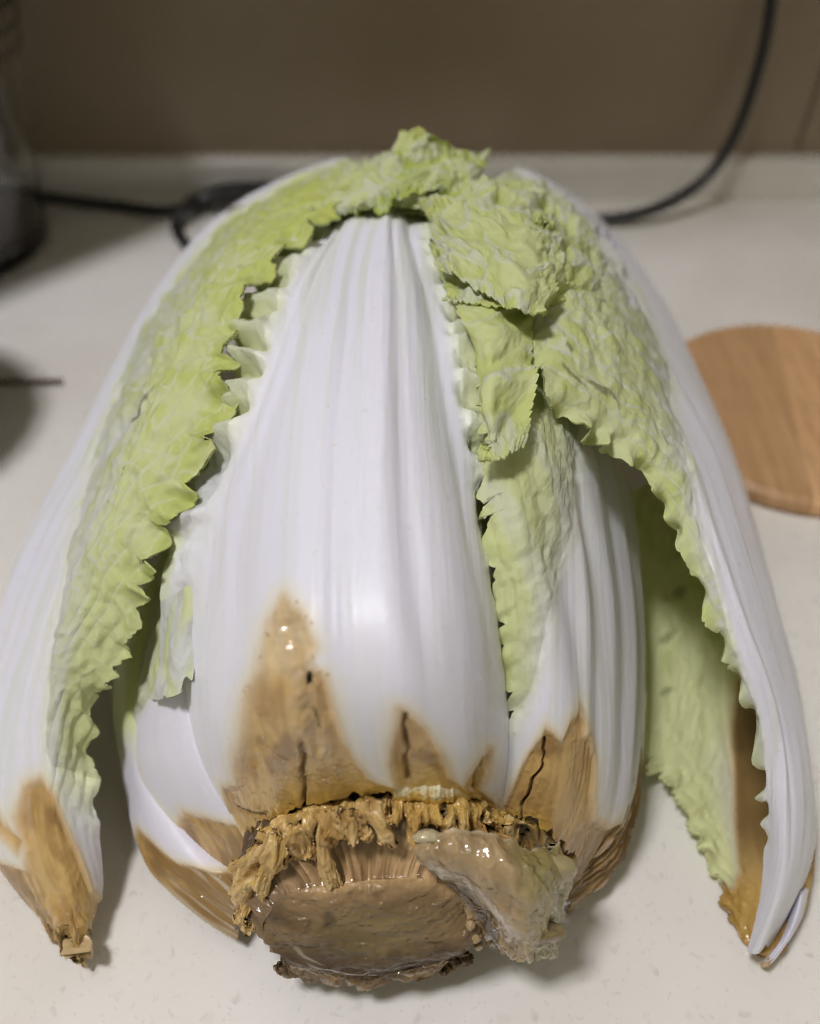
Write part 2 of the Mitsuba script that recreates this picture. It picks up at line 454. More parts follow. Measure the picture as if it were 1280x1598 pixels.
s = Sheet(A, 440, 250, edgeA)
r, c = s.r, s.c
upper = sm(4.2, 6.5, r)
side = np.maximum(sm(1.05, 0.55, c), sm(4.95, 5.45, c))
tipm = sm(7.6, 8.9, r)
blade = np.maximum(side * sm(2.5, 4.5, r), tipm)
h = ridge(c, [(1.0, .10, -.0012), (1.28, .14, .0009), (1.5, .1, -.0011), (1.8, .2, .0006), (2.15, .25, .0004), (2.95, .35, -.0009), (3.55, .22, .0009), (3.95, .18, -.0011), (4.42, .22, .0009), (4.85, .12, -.0008)]) * sm(.4, 3.0, r) * (1 - tipm)
h += ridge(c, [(1.52, .08, .0004), (2.5, .1, .0004), (2.72, .08, -.0003), (3.2, .08, .0003), (4.15, .07, .0002)]) * sm(1.5, 4, r) * (1 - tipm)
h += 0.0010 * (nz(s.u * 45, s.v * 14, 0, 11, 2) - 0.5) * 2 + stalk_fine(s, 12) * (1 - blade)
dist = np.abs(s.u) - 0.03
br, vein, puck, fine = blade_relief(s, np.maximum(dist, 0), 21, 1.0, 0.011, 0.6)
ruf = np.sin(s.v * 330 + 9 * nz(s.u * 25, s.v * 45, 0, 2, 2) + np.abs(s.u) * 60)
h += blade * (br * .8 + 0.0042 * ruf * (.35 + nz(s.u * 20, s.v * 60, 0, 4, 2)) * side)
white = lerp(WHITE, WHITE * [0.97, 0.985, 0.955], nz(s.u * 120, s.v * 16, 0, 31, 3))
white = stalk_tint(s, 33, white, sm(3, 8, r))
col = lerp(white, PALE * [1.0, 1.0, 1.1], blade * (0.75 + 0.25 * np.maximum(sm(0.9, 0.2, c), sm(5.1, 5.8, c))))
col = lerp(col, WHITE * [.95, 1.0, .82], .35 * blade * sm(.1, .9, ruf) * side)
col = lerp(col, PALE * [1.05, 1.05, 1.25], .45 * sm(.9, .3, c) * sm(1.0, 2.2, r) * sm(3.0, 2.4, r))
col = lerp(col, lerp(WHITE * [.98, 1.0, .93], PALE, .5 * sm(.5, .65, nz(s.u * 90, s.v * 40, 0, 35, 3))), sm(1.0, .8, c) * sm(2.6, 3.2, r) * sm(5.0, 4.4, r) * .9)
col = lerp(col, GREEN, blade * sm(0.45, 0.65, 0.5 + puck * 0.8) * 0.6 * np.maximum(sm(0.6, 0.0, c), sm(5.4, 6, c)))
col = lerp(col, GREEN, tipm * 0.7)
# rot: three tongues climbing from the base and the rim between them
ROT_A = [[(-.4, .6), (.35, .62), (.62, .95), (.62, 1.32), (1.25, 1.60), (1.9, 1.78), (2.2, 1.93), (2.75, 2.0), (3.02, 2.12), (2.75, 2.36), (2.4, 2.52), (2.2, 2.38), (2.08, 2.42), (2.02, 2.60), (1.9, 2.66), (1.0, 2.80), (.36, 2.98), (.2, 3.3), (.18, 3.5), (-.4, 3.5)],
         [(-.4, 3.2), (.2, 3.3), (.6, 3.32), (1.2, 3.50), (1.52, 3.56), (1.2, 3.82), (.8, 4.0), (.40, 4.1), (.22, 4.4), (-.4, 4.6)],
         [(-.4, 4.3), (.25, 4.28), (.75, 4.5), (1.12, 4.72), (1.15, 4.8), (.75, 4.74), (.3, 4.62), (.15, 5.1), (-.4, 5.2)]]
col, dA = rot(s, col, ROT_A, seed=41)
inr = sm(0.02, -0.10, dA)
rimy = sm(.32, .02, r) * sm(.4, 1.2, c) * sm(5.4, 4.6, c)
col = lerp(col, CREAM * [.98, .86, .66], .6 * inr * sm(1.9, 2.4, r))
col = lerp(col, YELLOW, rimy * 0.85 * inr)
yel = sm(.75, .25, r) * inr
col = lerp(col, YELLOW * [1, 1.05, 1.5], yel * 0.4)
h -= 0.0012 * inr
h -= 0.0004 * inr * nz(s.u * 420, s.v * 36, 0, 43, 3)
# the wet split in the first tongue, and cracks
split = seg([(2.95, 2.16), (2.5, 2.24), (2.1, 2.36), (1.6, 2.3), (1.2, 2.25)], r * .6 / .6, c)
dsp = seg([(2.72, 2.16), (2.35, 2.25), (1.95, 2.38), (1.5, 2.36), (0.9, 2.42)], r, c)
wet = sm(.30, .08, dsp + .08 * (nz(s.u * 600, s.v * 300, 0, 47, 2) - .5))
h += wet * (0.0022 * (nz(s.u * 420, s.v * 260, 0, 48, 3) - .55)) - 0.0012 * sm(.12, .02, dsp)
col = lerp(col, lerp(TAN * [1.0, .95, .95], GREY * 1.25, nz(s.u * 500, s.v * 300, 0, 49, 2)), wet * .65)
hole = np.hypot((r - 1.98) / .13, (c - 2.42 - .25 * (r - 1.98)) / .055) + .25 * (nz(s.u * 500, s.v * 500, 0, 50, 2) - .5)
for line, w, dep in (([(1.45, 3.6), (1.0, 3.58), (.6, 3.52), (.3, 3.45)], .030, .0016), ([(.95, 4.62), (.6, 4.55), (.3, 4.5)], .026, .0013),
                     ([(1.0, 2.2), (.6, 2.15), (.2, 2.05), (-.1, 2.0)], .030, .0018), ([(1.5, 2.42), (1.2, 2.5)], .025, .0012), ([(.35, .9), (.2, 1.15), (.1, 1.4)], .03, .0012)):
    dl = seg(line, r, c + .08 * (nz(r * 5, 0 * c, 3, 57, 2) - .5)) + .05 * (nz(s.u * 500, s.v * 150, 0, 51, 2) - .4)
    crack = sm(w * 1.3, w * .3, dl)
    h -= dep * crack
    col = lerp(col, DARK * 1.3, crack * .9)
    col = lerp(col, BROWN * .8, sm(w * 5, w, dl) * .35 * inr)
h += .0022 * sm(.45, .05, r) * (nz(s.u * 240, s.v * 100, 0, 52, 3) - .45)
s.push(h)
# ragged lower hem
s.p[..., 2] += 0
thick = 0.0008 + 0.0052 * (1 - blade) * sm(.2, .9, c) * sm(5.8, 5.1, c)
keep = s.cells(hole) > 1
keep &= ~(s.cells(r) < .04 + .16 * (s.cells(nz(s.u * 300, 0 * s.v, 0, 53, 3)) - .45))
bl = s.cells(blade) > .8
rotm = s.cells(dA) < -.02
spots = nz(s.u * 300, s.v * 300, 0, 55, 2)
under = lerp(np.broadcast_to(CREAM * .9, col.shape), TAN, sm(1.2, .2, r))
s.finish(col, thick, [(f'{CAB}__leaf__rotted_patch', rotm, 'rot_skin'), (f'{CAB}__leaf__blade', bl, 'blade_skin'), (f'{CAB}__leaf__midrib', None, 'stalk_skin')], under, keep)
tag(f'{CAB}__leaf', 'broad white stalk leaf on top with brown tongues of rot at its base')
SA = s

def drops(key, s, n, seed, r0, r1, c0, c1, size, d, dry, bsdf):
    g, parts = np.random.default_rng(seed), []
    nn = s.normals()
    ball = trimesh.creation.icosphere(2, 1.0)
    for _ in range(n):
        i, j = np.argmin(np.abs(s.r[:, 0] - g.uniform(r0, r1))), np.argmin(np.abs(s.c[0] - g.uniform(c0, c1)))
        if (d[i, j] > .1) != dry: continue
        q = size * g.uniform(.4, 1.0) ** 1.5
        b = ball.copy()
        p, m = s.p[i, j], nn[i, j]
        v = b.vertices * q * [1, g.uniform(1, 1.7), 1]
        v = v - m * ((v @ m) * .55)[:, None]
        b.vertices = v + p + m * q * .1
        parts.append(b)
    mesh(key, trimesh.util.concatenate(parts), bsdf, True)
    tag(key, None, kind='stuff')


drops(f'{CAB}__leaf__water_drops', SA, 90, 5, .5, 3.2, 1.2, 4.8, .00036, dA, True, 'wet_white')
drops(f'{CAB}__leaf__slime_beads', SA, 150, 6, .4, 3.0, 1.7, 2.7, .00050, dA, False, 'wet_brown')

# ---- left outer leaf
F = [
    [(92, 1500, .003), (96, 1488, .008), (112, 1495, .014), (128, 1500, .012), (136, 1512, .006)],
    [(50, 1430, .002), (42, 1412, .012), (85, 1408, .026), (130, 1408, .024), (158, 1412, .012)],
    [(-8, 1345, .003), (-20, 1325, .016), (50, 1325, .036), (110, 1325, .036), (158, 1335, .022)],
    [(-22, 1240, .006), (-40, 1215, .022), (40, 1215, .05), (95, 1215, .052), (147, 1235, .038)],
    [(-18, 1130, .010), (-30, 1105, .03), (45, 1095, .065), (100, 1095, .070), (152, 1115, .058)],
    [(4, 1020, .018), (-2, 990, .042), (75, 985, .082), (130, 985, .09), (205, 1030, .082)],
    [(35, 900, .028), (32, 870, .055), (110, 870, .098), (160, 875, .108), (242, 925, .102)],
    [(92, 780, .038), (92, 750, .066), (160, 755, .112), (205, 765, .124), (300, 810, .120)],
    [(150, 660, .048), (150, 635, .078), (210, 640, .124), (255, 650, .138), (362, 665, .142)],
    [(206, 545, .058), (208, 520, .088), (262, 520, .134), (305, 525, .148), (380, 520, .156)],
    [(272, 440, .068), (275, 415, .098), (325, 415, .140), (365, 418, .154), (445, 405, .160)],
    [(335, 365, .078), (345, 340, .105), (395, 338, .142), (440, 340, .154), (545, 325, .162)],
    [(425, 305, .09), (440, 284, .112), (480, 284, .140), (520, 288, .152), (600, 290, .160)],
    [(520, 270, .10), (530, 252, .118), (555, 254, .138), (580, 258, .148), (640, 262, .156)],
]


def edgeF(r, c):
    t = sm(2.9, 4, c) * (0.30 * teeth(r[:, :1] + .25 * nz(r[:, :1] * 2.3, 0, 0, 14, 2), 8, 0.40, 0.68) + 0.07 * teeth(r[:, :1], 9, 0.13) + .16 * (nz(r[:, :1] * 1.6, 0, 0, 10, 2) - .4)) * sm(2.2, 3.6, r[:, :1])
    return r - 0.20 * t * sm(3, 4, c), c - t


s = Sheet(F, 560, 190, edgeF)
r, c = s.r, s.c
bw = np.interp(r, [0, 4, 6, 7, 8.5, 10.5, 13], [2.45, 2.2, 1.8, 1.5, 1.2, 1.3, 1.5])                                   # where the blade begins
bladeF = sm(bw - .22, bw + .45, c + .30 * (nz(s.u * 60, s.v * 60, 0, 61, 2) - .5)) * sm(2.0, 3.6, r)
br, vein, puck, fine = blade_relief(s, np.maximum(0, (c - bw)) * .02, 63, .62, .0150, 2.3)
edgew = sm(3.2, 4, c)
h = bladeF * br * (1 + .5 * edgew) + bladeF * frill(s, edgew, 65, .0034, .021) + stalk_fine(s, 66) * (1 - bladeF)
h += (1 - bladeF) * ridge(c, [(.8, .1, -.0016), (1.0, .12, .0016), (1.25, .1, -.0018), (1.5, .12, .0018), (1.78, .1, -.0016), (2.05, .1, .0012)]) * sm(1.5, 3.5, r)
h += .0010 * (nz(s.u * 60, s.v * 14, 0, 67, 2) - .5)
col = lerp(stalk_tint(s, 69, lerp(WHITE, WHITE * [.96, .98, .95], nz(s.u * 150, s.v * 16, 0, 68, 3)), .5 + 0 * r), PALE, bladeF * (.45 + .55 * sm(bw, bw + 1.2, c)))
long_ = nz(c * 7, s.v * 10, 0, 60, 3)
col = lerp(col, WHITE * [.97, 1, .9], .6 * bladeF * sm(.5, .68, long_) * sm(bw + 1.3, bw + .3, c))
gm = np.clip(.5 + puck * 1.3 - .55 * vein + .35 * edgew + .25 * sm(8, 11, r), 0, 1)
col = lerp(col, GREEN, bladeF * sm(.35, .95, gm) * .75 * sm(4.5, 9, r + 1.5 * edgew))
col = lerp(col, WHITE * [.97, 1, .92], bladeF * vein * .7 * sm(4.3, 2.0, c))
col = lerp(col, GREEN * [1.05, 1.05, .7], sm(9.5, 12.5, r) * bladeF * .55)
ROT_F = [[(-.5, -.5), (-.5, 4.6), (1.0, 4.3), (1.25, 3.5), (2.0, 3.25), (2.75, 2.75), (2.98, 2.3), (2.9, 1.95), (2.45, 1.75), (1.95, 1.85), (1.6, 1.7), (1.75, 1.2), (2.05, .7), (1.9, -.5)],
         [(1.9, 1.7), (2.4, 1.35), (2.9, 1.15), (2.85, 1.3), (2.35, 1.6), (2.1, 1.85)]]
col, dF = rot(s, col, ROT_F, seed=71)
inF = sm(.02, -.1, dF)
h -= .0012 * inF + .0005 * inF * nz(s.u * 300, s.v * 60, 0, 72, 3)
h += .006 * sm(1.6, .1, r) * (nz(s.u * 200, s.v * 160, 0, 73, 3) - .5)
col = lerp(col, BROWN * .55, inF * sm(.52, .7, nz(s.u * 120, s.v * 80, 0, 74, 3)) * sm(1.8, .8, r))
col = lerp(col, YELLOW * [.9, .95, 1.2], inF * sm(1.2, .6, r) * sm(2.8, 3.6, c) * .6)
# bruises: small dark nicks on the blade
for (pr, pc, w, l) in ((8.05, 2.2, .06, .30), (7.25, 2.55, .05, .16), (6.85, 2.35, .06, .08), (11.2, 1.15, .12, .16)):
    sp = np.hypot((r - pr) / l, (c - pc - .35 * (r - pr)) / w) + .6 * (nz(s.u * 700, s.v * 700, 0, 75, 2) - .5)
    col = lerp(col, (.12, .09, .04), sm(1.1, .5, sp) * .75)
s.push(h)
thick = .0009 + .0045 * (1 - bladeF) * sm(0, .6, c) * sm(4, 3.2, c)
keep = ~((s.cells(r) < .55) & (s.cells(nz(s.u * 260, s.v * 60, 0, 76, 3)) > .50 + .1 * s.cells(r)))
under = lerp(np.broadcast_to(CREAM * .9, col.shape), GREEN, bladeF * .6)
under = lerp(under, TAN, inF * .8)
s.finish(col, thick, [(f'{CAB}__leaf_001__rotted_patch', s.cells(dF) < -.02, 'rot_skin'), (f'{CAB}__leaf_001__blade', s.cells(bladeF) > .8, 'blade_skin'), (f'{CAB}__leaf_001__midrib', None, 'stalk_skin')], under, keep)
tag(f'{CAB}__leaf_001', 'outer leaf hanging down on the left with toothed green edge and torn brown foot')

# ---- right inner leaf
B = [
    [(770, 1284, .060), (826, 1294, .070), (862, 1316, .066), (884, 1345, .052), (892, 1390, .03), (884, 1425, .014)],
    [(766, 1212, .078), (826, 1200, .090), (885, 1215, .088), (935, 1245, .068), (968, 1290, .04), (955, 1335, .018)],
    [(784, 1110, .102), (835, 1095, .110), (890, 1095, .108), (945, 1115, .088), (990, 1160, .055), (994, 1200, .025)],
    [(762, 970, .122), (820, 950, .130), (880, 940, .126), (940, 945, .106), (995, 985, .068), (1004, 1030, .035)],
    [(742, 845, .136), (805, 820, .145), (868, 800, .140), (925, 800, .122), (980, 840, .084), (1000, 880, .05)],
    [(748, 735, .148), (800, 705, .155), (855, 690, .151), (905, 690, .136), (955, 720, .10), (980, 750, .07)],
    [(742, 620, .156), (785, 600, .158), (830, 590, .153), (872, 590, .14), (915, 610, .115), (940, 630, .09)],
    [(738, 520, .158), (770, 500, .158), (810, 490, .153), (850, 490, .143), (890, 505, .12), (915, 520, .10)],
]


def edgeB(r, c):
    t = sm(1.1, 0, c) * (0.50 * teeth(-r[:, :1], 12, 0.44, 0.80) + .10 * teeth(-r[:, :1], 13, .12)) * sm(1.2, 2.2, r[:, :1])
    return r + .04 * t, c + t


s = Sheet(B, 420, 230, edgeB)
r, c = s.r, s.c
bwB = np.interp(r, [1, 2, 3, 4, 5, 6, 7], [.6, 1.0, 1.75, 2.45, 3.0, 3.5, 4.2])
bladeB = sm(bwB + .35, bwB - .35, c + .5 * (nz(s.u * 70, s.v * 30, 0, 81, 2) - .5)) * sm(1.2, 2.3, r)
br, vein, puck, fine = blade_relief(s, np.maximum(0, bwB - c) * .018, 83, .38, .012, 1.9)
# long wavy veins sweeping from the rib towards the edge
ph = s.u * 260 + s.v * 75 + 2.6 * nz(s.u * 50, s.v * 35, 0, 84, 2)
wav = np.sin(ph * 1.0)
h = bladeB * br + .0011 * wav * sm(.3, 1.2, c) * sm(3.6, 2.2, c) * sm(1.5, 3, r)
h += ridge(c, [(2.5, .12, .0009), (2.8, .1, -.0012), (3.15, .14, .0013), (3.5, .1, -.0014), (3.8, .12, .0012), (4.1, .1, -.0012), (4.45, .14, .001)]) * sm(.6, 2.5, r)
h += .0008 * (nz(s.u * 50, s.v * 14, 0, 86, 2) - .5)
h += stalk_fine(s, 88) * (1 - bladeB) + bladeB * frill(s, sm(.8, 0, c), 89, .0011, .012)
col = lerp(stalk_tint(s, 90, lerp(WHITE, WHITE * [.95, .975, .93], nz(s.u * 150, s.v * 14, 0, 87, 3)), .4 + 0 * r), PALE, bladeB * (.45 + .5 * sm(bwB, bwB - 1.1, c)))
col = lerp(col, WHITE * [.93, .97, .87], bladeB * sm(.2, .9, wav) * .35)
col = lerp(col, GREEN, bladeB * sm(.5, .9, .55 + puck) * .45 * sm(2.0, .2, c))
col = lerp(col, PALE * [.95, .97, .9], .22 * sm(3.2, 4.8, c) * sm(2, 5, r) + .5 * sm(5.2, 6.2, r))
ROT_B = [[(-.4, -.2), (.25, -.1), (.40, .35), (.75, .62), (1.2, .92), (1.62, 1.32), (1.5, 1.75), (1.62, 2.1), (1.70, 2.55), (1.45, 2.78), (1.0, 2.85), (.72, 3.1), (.8, 3.6), (1.0, 3.9), (1.15, 4.5), (1.3, 5.2), (-.4, 5.4)],
         [(1.4, 1.7), (1.75, 2.0), (1.95, 2.3), (1.8, 2.45), (1.5, 2.4)]]
col, dB = rot(s, col, ROT_B, seed=91)
inB = sm(.02, -.1, dB)
col = lerp(col, BROWN * .62, inB * sm(2.9, 3.9, c) * .8)
col = lerp(col, lerp(BROWN * .45, GREY * .8, nz(s.u * 700, s.v * 50, 0, 92, 3)), inB * sm(3.6, 4.6, c) * .75)
col = lerp(col, YELLOW * .9, inB * sm(.4, .05, r) * sm(2.6, 1.4, c) * .8)
h -= .0010 * inB + .0006 * inB * nz(s.u * 380, s.v * 30, 0, 93, 3) * (1 + 2 * sm(2.8, 3.8, c))
dl = seg([(1.45, 1.32), (1.05, 1.28), (.7, 1.05), (.3, .75), (.05, .7)], r, c + .2 * (nz(r * 5, 0 * c, 3, 97, 2) - .5)) + .04 * (nz(s.u * 500, s.v * 150, 0, 94, 2) - .4)
crack = sm(.05, .015, dl); h -= .002 * crack
col = lerp(col, DARK, crack)
s.push(h)
thick = .0008 + .0045 * sm(.9, 2.2, c) * sm(5, 4.2, c)
keep = ~(s.cells(r) < .10 + .30 * (s.cells(nz(s.u * 300, 0 * s.v, 0, 95, 3)) - .45))
under = lerp(np.broadcast_to(CREAM * .9, col.shape), TAN, sm(1.2, .2, r))
s.finish(col, thick, [(f'{CAB}__leaf_002__rotted_patch', s.cells(dB) < -.02, 'rot_skin'), (f'{CAB}__leaf_002__blade', s.cells(bladeB) > .8, 'blade_skin'), (f'{CAB}__leaf_002__midrib', None, 'stalk_skin')], under, keep)
tag(f'{CAB}__leaf_002', 'pale leaf wrapped round the right of the head with a brown rotted foot')

# ---- left inner leaf
G = [
    [(352, 1372, .024), (364, 1350, .034), (380, 1330, .044), (402, 1312, .048)],
    [(284, 1318, .026), (318, 1286, .044), (350, 1262, .056), (385, 1232, .058)],
    [(220, 1245, .030), (262, 1212, .054), (308, 1186, .068), (350, 1165, .066)],
    [(205, 1165, .038), (240, 1125, .064), (285, 1098, .080), (335, 1075, .076)],
    [(216, 1050, .050), (246, 1022, .076), (284, 1000, .092), (335, 980, .090)],
    [(238, 930, .066), (266, 905, .092), (302, 886, .108), (350, 870, .104)],
    [(266, 820, .086), (292, 798, .108), (324, 778, .121), (365, 765, .116)],
    [(302, 715, .10), (328, 700, .120), (352, 690, .130), (385, 680, .128)],
]
s = Sheet(G, 330, 110)
r, c = s.r, s.c
bladeG = np.maximum(sm(1.3, .6, c + .4 * (nz(s.u * 90, s.v * 60, 0, 101, 2) - .5)) * sm(3.2, 3.5, r), sm(5.6, 6.8, r))
br, vein, puck, fine = blade_relief(s, np.maximum(0, 1.2 - c) * .014, 103, .6, .012, 1.4)
h = bladeG * br + .0008 * (nz(s.u * 60, s.v * 20, 0, 104, 2) - .5)
col = lerp(lerp(WHITE, WHITE * [.96, .98, .95], nz(s.u * 150, s.v * 16, 0, 105, 3)), PALE * [1, 1, 1.1], bladeG * .8)
col = lerp(col, PALE, .8 * sm(.30, .12, c) * sm(2.2, 3, r))
ROT_G = [[(-.4, -.5), (-.4, 3.4), (.12, 3.2), (.45, 2.3), (.95, 1.3), (1.35, .75), (1.25, .3), (1.9, .16), (2.9, .1), (2.9, -.5)]]
col, dG = rot(s, col, ROT_G, seed=107)
inG = sm(.02, -.1, dG)
col = lerp(col, BROWN * .5, inG * sm(.35, .1, c) * .8)
h -= .0008 * inG * (1 + .5 * nz(s.u * 380, s.v * 60, 0, 109, 3))
s.push(h)
s.finish(col, .0009 + .003 * sm(.1, 1, c), [(f'{CAB}__leaf_003__rotted_patch', s.cells(dG) < -.02, 'rot_skin'), (f'{CAB}__leaf_003__blade', s.cells(bladeG) > .5, 'blade_skin'), (f'{CAB}__leaf_003__midrib', None, 'stalk_skin')])
tag(f'{CAB}__leaf_003', 'white inner leaf showing between the central leaf and the left outer leaf')

# ---- lower left leaf
H = [
    [(372, 1468, .010), (366, 1440, .020), (366, 1405, .030), (376, 1372, .030)],
    [(258, 1392, .010), (272, 1368, .020), (296, 1340, .029), (325, 1318, .028)],
    [(211, 1312, .013), (222, 1290, .024), (240, 1268, .034), (268, 1248, .036)],
    [(190, 1205, .020), (197, 1190, .031), (212, 1180, .041), (245, 1160, .044)],
    [(176, 1105, .030), (184, 1090, .041), (204, 1082, .050), (240, 1066, .054)],
    [(186, 1010, .040), (196, 996, .051), (218, 990, .060), (250, 980, .064)],
    [(214, 900, .050), (224, 888, .062), (244, 880, .072), (275, 872, .076)],
]
s = Sheet(H, 300, 90)
r, c = s.r, s.c
col = lerp(np.broadcast_to(WHITE * .97, s.p.shape), PALE * [.95, .97, .8], sm(2.8, 3.8, r))
ROT_H = [[(-.4, -.5), (-.4, 3.4), (.15, 3.3), (.6, 2.2), (1.1, 1.5), (1.75, 1.1), (2.05, .6), (2.05, -.5)]]
col, dH = rot(s, col, ROT_H, seed=111)
inH = sm(.02, -.1, dH)
str_ = nz(s.u * 900, s.v * 40, 0, 112, 3)
col = lerp(col, lerp(BROWN * .6, GREY * 1.2, sm(.45, .75, str_)), inH * sm(1.4, .6, r) * .85)
h = -.0006 * inH + inH * .004 * (nz(s.u * 320, s.v * 40, 0, 113, 3) - .5) * sm(1.8, .6, r)
s.push(h)
s.finish(col, .0009 + .002 * sm(.1, 1, c) * sm(4, 2, r), [(f'{CAB}__leaf_004__rotted_patch', s.cells(dH) < -.02, 'rot_skin'), (f'{CAB}__leaf_004__midrib', None, 'stalk_skin')])
tag(f'{CAB}__leaf_004', 'lowest left leaf with a wrinkled brown lower half')

# ---- right outer leaf: upper flap and rib, then the half curled under it
D = [
    [(1164, 1486, .010), (1172, 1490, .015), (1184, 1490, .017), (1196, 1478, .014), (1200, 1484, .004)],
    [(1186, 1400, .026), (1204, 1396, .036), (1226, 1396, .038), (1248, 1392, .026), (1250, 1398, .010)],
    [(1196, 1305, .044), (1212, 1298, .054), (1242, 1294, .055), (1270, 1292, .036), (1272, 1298, .015)],
    [(1190, 1195, .066), (1206, 1180, .073), (1234, 1172, .070), (1258, 1165, .046), (1262, 1172, .02)],
    [(1158, 1090, .086), (1180, 1072, .093), (1210, 1060, .087), (1236, 1048, .056), (1242, 1056, .025)],
    [(1112, 985, .103), (1138, 965, .109), (1174, 950, .102), (1205, 935, .066), (1212, 944, .03)],
    [(1062, 862, .118), (1095, 840, .123), (1138, 825, .113), (1170, 808, .074), (1180, 818, .035)],
    [(1000, 745, .133), (1045, 718, .136), (1096, 702, .122), (1128, 684, .082), (1140, 694, .04)],
    [(920, 695, .146), (975, 640, .148), (1040, 612, .132), (1082, 580, .09), (1096, 590, .045)],
    [(838, 612, .160), (905, 570, .160), (985, 530, .144), (1038, 494, .098), (1054, 504, .05)],
    [(815, 515, .164), (870, 480, .164), (940, 450, .150), (992, 420, .106), (1010, 430, .055)],
    [(800, 430, .164), (845, 400, .164), (900, 380, .152), (940, 356, .112), (960, 366, .06)],
    [(780, 360, .160), (810, 330, .160), (850, 315, .150), (880, 300, .116), (900, 312, .065)],
    [(745, 300, .152), (770, 280, .152), (790, 270, .146), (812, 262, .118), (830, 272, .07)],
]


def edgeD(r, c):
    t = sm(1.0, 0, c) * (0.34 * teeth(-r[:, :1], 15, 0.46, 0.6) + .09 * teeth(-r[:, :1], 16, .15) + .2 * (nz(r[:, :1] * 1.6, 0, 0, 17, 2) - .4)) * sm(1.5, 2.6, r[:, :1])
    return r + .10 * t, c + t


s = Sheet(D, 600, 190, edgeD)
r, c = s.r, s.c
bwD = np.interp(r, [0, 3, 5, 6, 7, 8, 9, 11], [.4, .6, .9, 1.15, 1.6, 2.15, 2.55, 2.6])
bladeD = sm(bwD + .3, bwD - .25, c + .3 * (nz(s.u * 60, s.v * 60, 0, 121, 2) - .5)) * sm(1.2, 3, r)
br, vein, puck, fine = blade_relief(s, np.maximum(0, bwD - c) * .02, 123, .45, .014, 1.6)
edgew = sm(.7, 0, c)
h = bladeD * br + bladeD * frill(s, edgew, 125, .0045, .015) + stalk_fine(s, 124) * (1 - bladeD)
h += (1 - bladeD) * ridge(c, [(1.5, .12, .0010), (1.85, .1, -.0013), (2.2, .12, .0014), (2.5, .1, -.0015), (2.8, .12, .0012)]) * sm(1, 3, r)
h += .002 * (nz(s.u * 45, s.v * 25, 0, 126, 2) - .5)
col = lerp(stalk_tint(s, 122, lerp(WHITE, WHITE * [.96, .98, .94], nz(s.u * 150, s.v * 14, 0, 127, 3)), .4 + 0 * r), PALE * [1, 1.0, 1.06], bladeD * (.4 + .6 * sm(bwD, bwD - .8, c)))
gm = np.clip(.5 + puck * 1.2 - .4 * vein + .3 * edgew, 0, 1)
col = lerp(col, GREEN, bladeD * sm(.35, .95, gm) * .55 * sm(2, 6, r))
col = lerp(col, WHITE * [.97, 1, .92], bladeD * vein * .6 * sm(.1, 1.0, c))
for (pr, pc, w, l) in ((8.5, 1.0, .10, .35), (8.9, .75, .05, .3), (3.6, .55, .08, .06), (9.3, .95, .05, .12), (11.6, 2.5, .08, .12)):
    sp = np.hypot((r - pr) / l, (c - pc + .25 * (r - pr)) / w) + .8 * (nz(s.u * 600, s.v * 600, 0, 128, 2) - .5)
    col = lerp(col, (.13, .10, .06), sm(1.1, .4, sp) * .6)
s.push(h, up=(.3, -.5, 1))
thick = .0008 + .0040 * (1 - bladeD) * sm(4, 3, c) * sm(.6, 3, r)
keep = s.cells(r) > .03
under = lerp(lerp(np.broadcast_to(CREAM, col.shape), GREEN, bladeD * .6), TAN * 1.1, .7 * sm(2.6, 1.2, r))
s.finish(col, thick, [(f'{CAB}__leaf_005__blade', s.cells(bladeD) > .8, 'blade_skin'), (f'{CAB}__leaf_005__midrib', None, 'stalk_skin')], under, keep, up=(.3, -.5, 1))
tag(f'{CAB}__leaf_005', 'long outer leaf hanging down on the right, folded over with a frilled green edge')

L = [
    [(1136, 1432, .006), (1150, 1455, .0025), (1168, 1476, .0025), (1192, 1488, .004), (1214, 1478, .010)],
    [(1118, 1378, .007), (1146, 1385, .003), (1182, 1392, .0025), (1228, 1400, .005), (1250, 1390, .014)],
    [(1082, 1305, .010), (1118, 1302, .004), (1172, 1300, .0025), (1240, 1306, .006), (1258, 1294, .020)],
    [(1040, 1238, .014), (1095, 1222, .006), (1160, 1205, .003), (1230, 1196, .009), (1240, 1172, .028)],
    [(975, 1180, .018), (1060, 1140, .010), (1135, 1105, .006), (1206, 1080, .014), (1212, 1050, .036)],
    [(930, 1080, .026), (1030, 1030, .018), (1110, 985, .012), (1175, 965, .020), (1182, 936, .044)],
    [(920, 960, .036), (1005, 900, .030), (1075, 860, .024), (1140, 840, .030), (1146, 812, .050)],
    [(920, 800, .050), (990, 765, .048), (1050, 735, .042), (1100, 715, .046), (1106, 690, .058)],
]


def edgeL(r, c):
    t = sm(1.1, 0, c) * (.30 * teeth(-r[:, :1], 18, .34, .6) + .18 * teeth(-r[:, :1], 19, .11))
    return r, c + t


